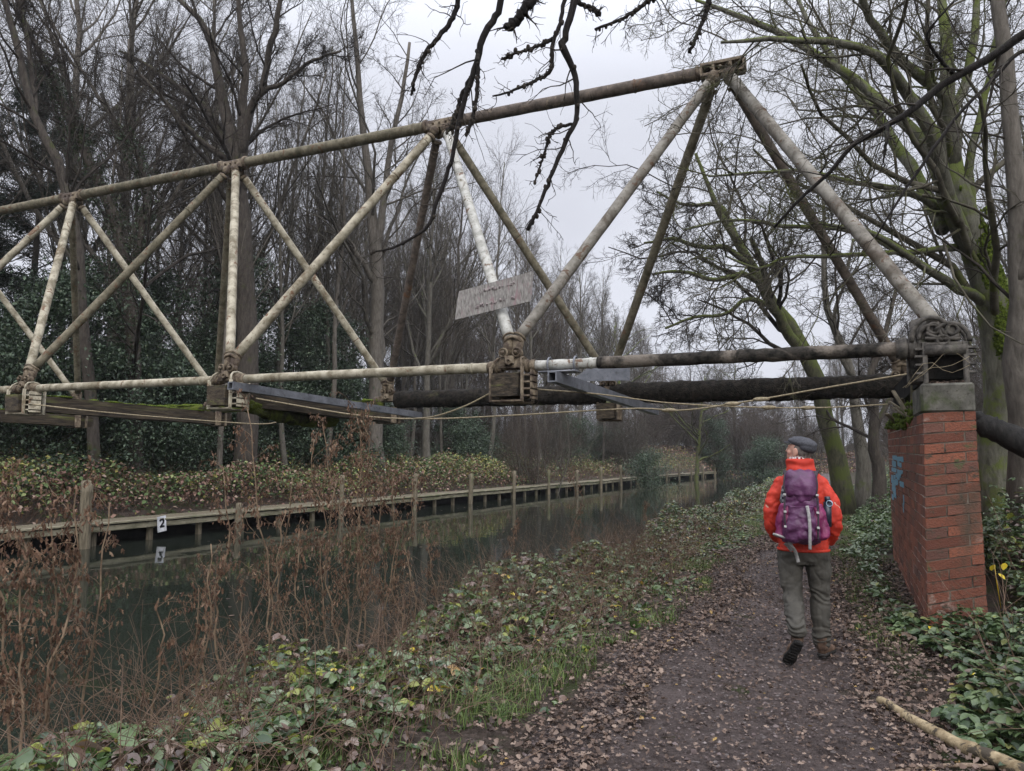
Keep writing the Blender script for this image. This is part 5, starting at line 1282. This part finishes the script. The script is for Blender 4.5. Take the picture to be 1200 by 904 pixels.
# fallen sticks
M_stick=noisy('peeling_stick',(.15,.11,.06),(.32,.255,.155),16,.8,.25,.8,.006,c3=(.05,.04,.028),s3=7,t3=(.49,.56))
P=catmull([on_z(1030,820,.05),on_z(1045,828,.05),on_z(1062,840,.05),on_z(1090,855,.055),on_z(1120,871,.06),on_z(1165,889,.06),on_z(1215,912,.06),on_z(1300,945,.06)],40)
g=Geo(); g.tube(P,np.interp(np.linspace(0,1,40),[0,.4,.7,1],[.024,.033,.040,.042])*(1+.06*rv.normal(size=40)),12); o=g.build('fallen_stick',M_stick); tag(o,'thick pale peeling stick lying at the bottom right corner of the path','fallen stick')
P=catmull([on_z(1030,908,.03),on_z(1080,900,.03),on_z(1130,897,.035),on_z(1165,901,.03)],16); g=Geo(); g.tube(P,np.linspace(.009,.014,16),8); o=g.build('fallen_stick',noisy('twig_bark',(.10,.07,.05),(.24,.18,.13),20,.8,.2,.5)); tag(o,'thin grey brown stick at the bottom edge left of the thick one','fallen stick')
# ================================================================== the walker
foot=on_z(945,769,0.02); PO=Vector((foot[0],foot[1],.022))
def remesh(g,name,mt,voxel=.009,sm=4,disp=None,rough=None):
    me=mesh('tmp',np.concatenate(g.V),g.F,mt,True); o=bpy.data.objects.new('tmp',me); COL.objects.link(o)
    r=o.modifiers.new('r','REMESH'); r.mode='VOXEL'; r.voxel_size=voxel; r.use_smooth_shade=True
    s=o.modifiers.new('s','SMOOTH'); s.iterations=sm; s.factor=.5
    dg=bpy.context.evaluated_depsgraph_get(); dg.update(); me2=bpy.data.meshes.new_from_object(o.evaluated_get(dg))
    bpy.data.objects.remove(o); me2.name=name
    if disp:
        n=len(me2.vertices); co=np.empty(n*3,np.float32); me2.vertices.foreach_get('co',co); co=co.reshape(-1,3); no=np.empty(n*3,np.float32); me2.vertices.foreach_get('normal',no); no=no.reshape(-1,3)
        d=np.array([disp(c) for c in co]); co=co+no*d[:,None]; me2.vertices.foreach_set('co',co.astype(np.float32).ravel()); me2.update()
    me2.materials.clear(); me2.materials.append(mt)
    for p in me2.polygons: p.use_smooth=True; p.material_index=0
    return me2
def loft(g,rings,S=24,pw=2.0):
    """rings: (cx,cy,cz,rx,ry[,tilt axis]) stacked closed sections"""
    V=[]; 
    for cx,cy,cz,rx,ry in rings:
        for t in np.arange(S)*2*PI/S:
            c,s=math.cos(t),math.sin(t); V.append([cx+rx*np.sign(c)*abs(c)**(2/pw),cy+ry*np.sign(s)*abs(s)**(2/pw),cz])
    n=len(rings); i=np.arange(n-1)[:,None]*S; j=np.arange(S)[None]
    Q=np.stack([i+j,i+(j+1)%S,i+S+(j+1)%S,i+S+j],-1).reshape(-1,4)
    V+= [list(rings[0][:3]),list(rings[-1][:3])]; a=n*S
    T=[[a,(k+1)%S,k] for k in range(S)]+[[a+1,(n-1)*S+k,(n-1)*S+(k+1)%S] for k in range(S)]
    return g.add(np.array(V),[Q,np.array(T)])
def limb(g,pts,rs,n=14,S=18): P=catmull(pts,n); g.tube(P,np.interp(np.linspace(0,1,n),np.linspace(0,1,len(rs)),rs),S); g.ell(P[0],(rs[0],)*3); g.ell(P[-1],(rs[-1],)*3)
LIFT_=.0
HIPR,KNR,ANR=(.10,0,.90),(.125,.05,.50),(.13,.05,.10)
HIPL,KNL,ANL=(-.10,0,.90),(-.09,-.08,.50),(-.055,-.44,.30)
skin,nts,bs=mat('skin',.55,.35); bs.inputs['Base Color'].default_value=(.42,.23,.17,1); bs.inputs['Subsurface Weight'].default_value=.1; bs.inputs['Subsurface Radius'].default_value=(.01,.004,.002)
# head axes: looking left along the canal bank and a little upward
hy=math.radians(62); hp=math.radians(14)
Rz=np.array([[math.cos(hy),-math.sin(hy),0],[math.sin(hy),math.cos(hy),0],[0,0,1]]); Rx=np.array([[1,0,0],[0,math.cos(hp),-math.sin(hp)],[0,math.sin(hp),math.cos(hp)]])
HR=(Rz@Rx); HC=np.array([-.012,.01,1.715])
def h(p): return HC+HR@(np.asarray(p,float)*1.07)
def hell(g,p,r,nu=16,nv=12): g.ell(h(p),np.asarray(r)*1.07,HR.T,nu,nv)
g=Geo()
hell(g,(0,-.012,.02),(.073,.096,.098),24,18); hell(g,(0,.03,-.045),(.055,.062,.062)); hell(g,(0,.062,-.082),(.026,.024,.02)); hell(g,(0,.070,.028),(.052,.022,.016)); 
hell(g,(0,.093,-.010),(.0115,.018,.022)); hell(g,(0,.103,-.020),(.014,.013,.011)); hell(g,(0,.080,-.050),(.024,.014,.008)); hell(g,(0,.078,-.060),(.022,.013,.007))
for s in (-1,1): hell(g,(s*.030,.078,.008),(.014,.010,.010)); hell(g,(s*.038,.052,-.02),(.024,.028,.024)); hell(g,(s*.076,-.010,-.005),(.008,.022,.034)); hell(g,(s*.074,-.006,-.03),(.008,.012,.014))
limb(g,[(-.0,-.0,1.46),(-.0,.0,1.60),tuple(h((0,-.02,-.05)))],[.075,.062,.062])
loft(g,[(0,0,.86,.15,.10),(0,0,1.0,.14,.09),(0,0,1.2,.16,.10),(0,0,1.38,.18,.10),(0,0,1.46,.14,.08),(0,0,1.50,.06,.06)])
for sg,hp_,kn,an in ((1,HIPR,KNR,ANR),(-1,HIPL,KNL,ANL)): limb(g,[hp_,kn,an],[.085,.058,.04])
for s in (-1,1):
    limb(g,[(s*.17,0,1.43),(s*.275,-.05,1.18),(s*.20,.15,1.0)],[.055,.042,.03])
    w0=np.array([s*.20,.15,1.0]); pd=unit([-s*.45,.35,-.35]); sd_=unit(np.cross(pd,[0,0,1]))
    g.box(w0+pd*.05,(.048,.038,.014),np.array([pd,sd_,np.cross(pd,sd_)]),.01)
    for q in range(4):
        b0=w0+pd*.09+sd_*(q-1.5)*.019; L=[.065,.075,.07,.055][q]; g.tube(np.array([b0,b0+pd*L*.5,b0+pd*L+np.array([0,0,-.012])]),[.009,.0085,.007],8)
    b0=w0+pd*.03+sd_*(.035*s); g.tube(np.array([b0,b0+unit(pd+sd_*s*.8)*.055]),[.011,.008],8)
me=remesh(g,'person',skin,.0045,2)
person=bpy.data.objects.new('person',me); COL.objects.link(person); person.location=PO
tag(person,'man in red jacket, flat cap and grey trousers walking away and looking up left','person')
person.scale=(.93,.95,.95)
person.rotation_euler=(0,0,math.radians(1.5))
def pp(name,me,par=person):
    o=bpy.data.objects.new(name,me); COL.objects.link(o); o.parent=par; return o
def pg(name,g,m,par=person,smooth=True): o=g.build(name,m,None,smooth); o.parent=par; return o
def rg(c,s,off=0): return (1-min(1,abs(mn.noise((c[0]*s+off,c[1]*s,c[2]*s*1.15)))*3.2))**2
def nz(c,s,off=0): return mn.noise((c[0]*s+off,c[1]*s,c[2]*s))
# eyes and ears detail
g=Geo(); 
for s in (-1,1): hell(g,(s*.030,.083,.010),(.008,.006,.006),10,8)
M_eye=noisy('eye',(.05,.04,.03),(.08,.06,.05),5,.3,.5,0); pg('eye',g,M_eye)
g=Geo(); hell(g,(0,-.022,.022),(.0765,.090,.085),20,14); hell(g,(0,-.055,-.03),(.058,.048,.052)); 
M_hair=noisy('short_grey_hair',(.05,.042,.036),(.16,.14,.125),60,.8,.2,.6,.002,stretch=(1,1,.3)); pp('hair',remesh(g,'hair',M_hair,.005,2))
# flat cap
g=Geo()
hell(g,(0,-.022,.075),(.087,.112,.050),24,14); hell(g,(0,-.065,.050),(.082,.072,.052),20,12); hell(g,(0,.03,.075),(.078,.075,.030),20,12); hell(g,(0,-.05,.078),(.086,.088,.040),20,12)
m,nt,b=mat('grey_wool_cap',.95,.1); v=coords(nt); n1=noise(nt,v,90,4,.7); c=ramp(nt,n1,[(.3,(.030,.031,.036)),(.7,(.085,.086,.095))]); nt.links.new(c,b.inputs['Base Color']); bump(nt,b,n1,.6,.003); M_cap=m
capo=pp('cap',remesh(g,'cap',M_cap,.006,3,lambda c:.003*nz(c,18)))
g=Geo(); V=[];n=13
for lay in (0,1):
    for i in range(n):
        a=PI*(i/(n-1)); 
        for q,(ra,rb_) in enumerate(((.070,.085),(.078,.135))): V.append(h((ra*math.cos(a)*(1 if q==0 else .92),.01+rb_*math.sin(a)*.98,.058-.010*q*math.sin(a)*1.6+(.006 if lay==0 else 0))))
V=np.array(V); i=np.arange(n-1)*2; o2=2*n; Q=np.concatenate([np.stack([i,i+1,i+3,i+2],-1),np.stack([i+2,i+3,i+1,i],-1)+o2,np.stack([i+1,i+1+o2,i+3+o2,i+3],-1)])
g.add(V,[Q]); pg('brim',g,M_cap,capo)
# jacket
m,nt,b=mat('red_jacket',.7,.3); v=coords(nt); n1=noise(nt,v,7,6,.6,.3); n2=noise(nt,v,220,2,.5); c=ramp(nt,n1,[(.3,(.34,.022,.012)),(.7,(.50,.042,.02))]); nt.links.new(c,b.inputs['Base Color']); bump(nt,b,n1,.5,.02); M_red=m
g=Geo()
loft(g,[(0,0,.875,.205,.145),(0,0,.885,.215,.152),(0,0,1.0,.20,.145),(0,0,1.12,.195,.14),(0,0,1.25,.205,.14),(0,-.005,1.36,.215,.135),(0,-.005,1.44,.20,.12),(0,0,1.50,.165,.10),(0,0,1.545,.12,.09),(0,0,1.58,.10,.085)])
for s in (-1,1):
    limb(g,[(s*.160,-.005,1.435),(s*.215,-.02,1.33),(s*.250,-.05,1.20),(s*.250,-.02,1.07),(s*.215,.08,.97)],[.070,.075,.069,.065,.058],20)
    g.ring((s*.21,.108,.985),unit([-s*.4,.8,-.5]),.052,.014,16,6,.02)
def wr(c):
    a=abs(c[0])>.2
    f=.008*nz((c[0]*1.0,c[1],c[2]*2.6),5.5,3)+.005*nz((c[0]*2,c[1]*2,c[2]*3.0),9,9)+.0022*nz(c,40)
    fold=.0045*math.sin(c[2]*38+11*nz(c,4)+c[1]*30)*(1 if a else .4)*(1 if 1.0<c[2]<1.42 else .5)
    return f*.9+fold*.6-.006*rg(c,7,2)*(1.3 if a else .7)-.003*rg(c,15,7)
jk=pp('jacket',remesh(g,'jacket',M_red,.0075,2,wr))
g=Geo(); limbp=[(-.005,-.0,1.545),(-.008,.0,1.60),(-.010,.0,1.655)]
loft(g,[(-.0,0,1.535,.125,.098),(-.002,0,1.575,.122,.096),(-.004,0,1.62,.118,.094),(-.006,0,1.648,.112,.090),(-.006,0,1.652,.100,.08)]); pp('collar',remesh(g,'collar',M_red,.007,3,lambda c:.007*math.sin(c[2]*75+5*nz(c,7))*.6+.005*nz(c,16)),jk)
g=Geo(); g.ring((0,0,.885),(0,0,1),.19,.014,28,6,.014)
for k in range(len(g.V)): g.V[k]=g.V[k]*np.array([1.08,.78,1]) 
pg('hem',g,M_red,jk)
g=Geo()
g.tube(catmull([(.0,-.128,1.50),(.0,-.148,1.3),(0,-.15,1.1),(0,-.153,.9)],12),.003,6); pg('seam',g,M_red,jk)
# patterned scarf edge
m,nt,b=mat('check_scarf',.9,.1); v=coords(nt,(60,60,60)); ck=N(nt,'ShaderNodeTexChecker'); ck.inputs['Scale'].default_value=1; ck.inputs[1].default_value=(.55,.53,.50,1); ck.inputs[2].default_value=(.14,.02,.03,1); nt.links.new(v,ck.inputs[0]); nt.links.new(ck.outputs[0],b.inputs['Base Color'])
g=Geo(); loft(g,[(-.006,0,1.63,.095,.078),(-.006,0,1.668,.090,.075),(-.006,0,1.672,.07,.06)]); pp('scarf',remesh(g,'scarf',m,.006,2))
# trousers
m,nt,b=mat('grey_trousers',.85,.2); v=coords(nt); n1=noise(nt,v,5,5,.6); n2=noise(nt,v,160,2); c=ramp(nt,n1,[(.3,(.036,.034,.029)),(.7,(.072,.067,.057))]); nt.links.new(c,b.inputs['Base Color']); bump(nt,b,n2,.3,.002); M_tr=m
g=Geo(); loft(g,[(0,0,.98,.17,.12),(0,0,.93,.195,.135),(0,-.005,.86,.205,.14),(0,-.005,.80,.20,.135),(0,0,.76,.17,.12)])
limb(g,[(.105,-.0,.86),(.120,.02,.70),(.123,.05,.50),(.125,.03,.30),(.128,.045,.115)],[.112,.103,.082,.078,.072],22)
limb(g,[(-.105,-.0,.86),(-.105,-.02,.70),(-.095,-.07,.50),(-.075,-.26,.40),(-.055,-.425,.295)],[.112,.103,.084,.080,.074],22)
def wt(c):
    f=.006*nz((c[0]*2,c[1]*2,c[2]*1.2),6,5)+.002*nz(c,35)
    lo=math.exp(-((c[2]-(.17 if c[0]>0 else .34))/.07)**2); kn=math.exp(-((c[2]-.50)/.08)**2); sq=math.exp(-((c[2]-.80)/.05)**2)
    f+=.0085*lo*math.sin(c[2]*150+5*nz(c,9))+.006*kn*math.sin(c[2]*80+8*nz(c,8)+c[0]*20)+.004*sq*math.sin(c[2]*70+abs(c[0])*30)
    f+=.004*math.sin(c[2]*26+9*nz(c,4))-.006*rg((c[0],c[1],c[2]*.8),7,5)-.003*rg(c,16,1)
    return f
tr=pp('trousers',remesh(g,'trousers',M_tr,.0075,2,wt))
# boots
M_boot=noisy('brown_leather_boot',(.035,.02,.014),(.12,.075,.05),18,.7,.3,.5,.003,c3=(.16,.12,.10),s3=6); M_sole=noisy('black_rubber_sole',(.008,.008,.008),(.03,.027,.025),20,.8,.2,.5,.003)
def boot(heel,direc,up):
    direc=unit(direc); up=np.asarray(up,float); up=unit(up-direc*np.dot(up,direc)); sd_=np.cross(direc,up); A=np.array([sd_,direc,up]); h0=np.asarray(heel,float)
    L=lambda x,y,z: h0+x*sd_+y*direc+z*up
    g=Geo(); g.ell(L(0,.04,.055),(.042,.05,.055),A); g.ell(L(0,.12,.045),(.047,.09,.042),A); g.ell(L(0,.20,.035),(.050,.07,.032),A); g.tube(np.array([L(0,.035,.06),L(0,.025,.16)]),[.05,.052],16)
    g2=Geo()
    P=[(0,-.015),(.036,0),(.042,.07),(.038,.12),(.052,.19),(.042,.25),(0,.275),(-.042,.25),(-.050,.19),(-.036,.12),(-.042,.07),(-.036,0)]
    V=[L(x,y,0) for x,y in P]+[L(x,y,.024) for x,y in P]; n=len(P); V+= [L(0,.13,0),L(0,.13,.024)]
    i=np.arange(n);j=(i+1)%n; g2.add(np.array(V),[np.stack([i,i+n,j+n,j],-1),np.concatenate([np.stack([np.full(n,2*n),i,j],-1),np.stack([np.full(n,2*n+1),j+n,i+n],-1)])])
    for q in np.linspace(.0,.25,9): g2.box(L(0,q,-.004),(.036,.007,.006),A,.002)
    o=pp('boot',remesh(g,'boot',M_boot,.006,2,lambda c:.002*nz(c,30))); pg('sole',g2,M_sole,o)
boot((.118,-.01,.008),(.34,.94,0),(0,0,1))
# trailing foot: toes on the ground, heel lifted
boot((-.045,-.49,.205),(-.38,.52,-.76),(0,.76,.52))

# ------------------------------------------------------------------ rucksack
pack=empty('rucksack',tuple(PO),'purple hiking rucksack with magenta side panels and a white strap on the walker\'s back','rucksack')
pack.scale=(.95,.95,.95)
pack.rotation_euler=(0,0,math.radians(1.5))
m,nt,b=mat('purple_ripstop',.5,.4); v=coords(nt); n1=noise(nt,v,9,6,.6,.5); c=ramp(nt,n1,[(.3,(.045,.012,.040)),(.7,(.105,.028,.09))]); nt.links.new(c,b.inputs['Base Color']); bump(nt,b,n1,.6,.02); M_pur=m
m,nt,b=mat('magenta_ripstop',.5,.4); v=coords(nt); n1=noise(nt,v,9,6,.6,.5); c=ramp(nt,n1,[(.3,(.10,.010,.048)),(.7,(.20,.022,.09))]); nt.links.new(c,b.inputs['Base Color']); bump(nt,b,n1,.6,.02); M_mag=m
M_web=noisy('grey_webbing',(.20,.195,.19),(.34,.33,.32),60,.8,.2,.2,.001); M_dk=noisy('dark_webbing',(.02,.018,.022),(.06,.05,.06),60,.8,.2,.2,.001)
def kg(name,g,m,par=pack): o=g.build(name,m,None,True); o.parent=par; return o
def wk(c): return -.006*rg(c,9,3)-.003*rg(c,20,8)+.009*nz((c[0]*1.5,c[1]*1.5,c[2]*1.5),8,2)+.005*nz(c,20,4)+.006*math.sin(c[2]*40+7*nz(c,6)+abs(c[0])*24)*.7
g=Geo(); loft(g,[(-.005,-.24,.955,.10,.07),(-.008,-.25,.975,.145,.095),(-.010,-.255,1.05,.165,.11),(-.008,-.255,1.16,.16,.11),(0,-.25,1.28,.145,.105),(0,-.245,1.38,.13,.10),(0,-.24,1.46,.115,.09)],28,2.6)
body=pp('main_bag',remesh(g,'main_bag',M_pur,.008,3,wk),pack)
g=Geo(); loft(g,[(.005,-.27,1.335,.10,.09),(.005,-.275,1.36,.125,.105),(.0,-.26,1.44,.128,.112),(0,-.245,1.51,.118,.10),(0,-.225,1.55,.10,.08),(0,-.215,1.562,.07,.05)],28,2.6)
g.ell((.02,-.34,1.36),(.075,.03,.07))
pp('lid',remesh(g,'lid',M_pur,.0075,3,lambda c:.010*math.sin((c[0]*(1 if c[0]>0 else -1))*55+c[2]*30+5*nz(c,7))*.7+.006*nz(c,14)),pack)
g=Geo(); loft(g,[(-.02,-.335,.975,.09,.035),(-.015,-.345,1.0,.12,.045),(-.01,-.35,1.08,.125,.05),(0,-.345,1.18,.115,.045),(0,-.335,1.27,.10,.035)],24,2.6); pp('front_pocket',remesh(g,'front_pocket',M_pur,.0075,3,lambda c:wk(c)*1.2),pack)
for s in (-1,1):
    g=Geo(); loft(g,[(s*.150,-.25,.995,.035,.06),(s*.172,-.25,1.02,.045,.075),(s*.168,-.25,1.10,.042,.075),(s*.150,-.25,1.20,.040,.07),(s*.132,-.25,1.29,.03,.05)],20,2.3); g.ell((s*.105,-.335,1.13),(.035,.03,.14))
    pp('side_panel',remesh(g,'side_panel',M_mag,.0075,2,wk),pack)
# net pocket rim lower left, webbing, buckles
g=Geo(); g.ring((-.165,-.265,1.005),unit([.35,.2,1]),.062,.008,20,6,.010); kg('pocket_rim',g,M_web)
g=Geo(); P=catmull([(.045,-.388,1.275),(.058,-.405,1.20),(.062,-.412,1.10),(.060,-.405,1.0),(.058,-.385,.925)],14)
def strap(g,P,w_=.011,t=.002,side=(1,0,0)):
    P=catmull(P,len(P)*2); T=np.gradient(P,axis=0); T/=np.linalg.norm(T,axis=1)[:,None]; sd=np.asarray(side,float)-T*(T@np.asarray(side,float))[:,None]; sd/=np.linalg.norm(sd,axis=1)[:,None]; no=np.cross(T,sd); V=[]
    for p,s_,n_ in zip(P,sd,no): V+= [p+s_*w_+n_*t,p+s_*w_-n_*t,p-s_*w_-n_*t,p-s_*w_+n_*t]
    n=len(P); i=np.arange(n-1)[:,None]*4; j=np.arange(4)[None]
    g.add(np.array(V),[np.stack([i+j,i+(j+1)%4,i+4+(j+1)%4,i+4+j],-1).reshape(-1,4),np.array([[0,3,2,1],[4*n-4,4*n-3,4*n-2,4*n-1]])])
strap(g,P,.012); kg('white_strap',g,M_web)
g=Geo(); strap(g,catmull([(-.10,-.30,.99),(-.085,-.30,.94),(-.06,-.27,.90),(-.045,-.23,.84),(-.035,-.23,.80)],10),.014); strap(g,catmull([(-.13,-.28,.96),(-.10,-.26,.93),(-.075,-.25,.895)],6),.022); kg('hip_belt',g,M_web)
g=Geo()
for s in (-1,1):
    strap(g,catmull([(s*.118,-.35,1.37),(s*.128,-.365,1.25),(s*.125,-.365,1.12),(s*.12,-.355,1.0)],10),.007); strap(g,catmull([(s*.12,-.34,1.52),(s*.128,-.36,1.44),(s*.12,-.36,1.37)],6),.006)
    strap(g,catmull([(s*.10,-.20,1.50),(s*.115,-.10,1.545),(s*.12,.02,1.525),(s*.125,.12,1.42),(s*.13,.15,1.30),(s*.17,.10,1.15),(s*.18,-.08,1.07),(s*.15,-.18,1.04)],26),.026,.006)
kg('shoulder_strap',g,M_dk)
g=Geo()
for s in (-1,1):
    for z in (1.36,1.22,1.10): g.box((s*.124,-.372,z),(.012,.006,.010),bev=.003)
kg('buckle',g,M_web)
# air mesh side of the back panel and items in the side net
m,nt,b=mat('mesh_panel',.9,.1); v=coords(nt,(45,45,45)); ck=N(nt,'ShaderNodeTexChecker'); ck.inputs['Scale'].default_value=1; ck.inputs[1].default_value=(.03,.03,.035,1); ck.inputs[2].default_value=(.22,.22,.23,1); nt.links.new(v,ck.inputs[0]); nt.links.new(ck.outputs[0],b.inputs['Base Color'])
g=Geo(); loft(g,[(-.02,-.165,1.22,.13,.03),(-.03,-.17,1.30,.145,.035),(-.025,-.17,1.42,.13,.03),(-.01,-.165,1.48,.11,.02)],20); pp('back_panel',remesh(g,'back_panel',m,.008,2),pack)
g=Geo(); g.tube([(.195,-.21,1.10),(.20,-.21,1.30)],.032,14); g.tube([(.20,-.21,1.30),(.20,-.21,1.345)],.022,12); g.ring((.205,-.235,1.28),(0,1,.2),.028,.004,14,6)
M_navy=noisy('dark_navy_bottle',(.008,.012,.022),(.03,.04,.06),8,.4,.5,0)
o=kg('side_net',g,M_navy)
g=Geo(); g.ring((.215,-.245,1.29),unit([.3,1,.2]),.024,.0035,14,6,.006); kg('cord_loop',g,noisy('pale_blue_cord',(.25,.40,.5),(.4,.55,.65),8,.6,.3,0),o)
# ================================================================== damp winter air
hz,nth,bh=mat('winter_haze')
nth.nodes.remove(bh); pv=nth.nodes.new('ShaderNodeVolumePrincipled'); pv.inputs['Color'].default_value=(.93,.94,.97,1); pv.inputs['Density'].default_value=.0004; pv.inputs['Anisotropy'].default_value=.2
nth.links.new(pv.outputs[0],nth.nodes['Material Output'].inputs['Volume'])
g=Geo(); g.box((0,300,14),(440,430,18)); 
o=g.build('haze',hz,None,False); o.location=(0,0,0); tag(o,kind='stuff')
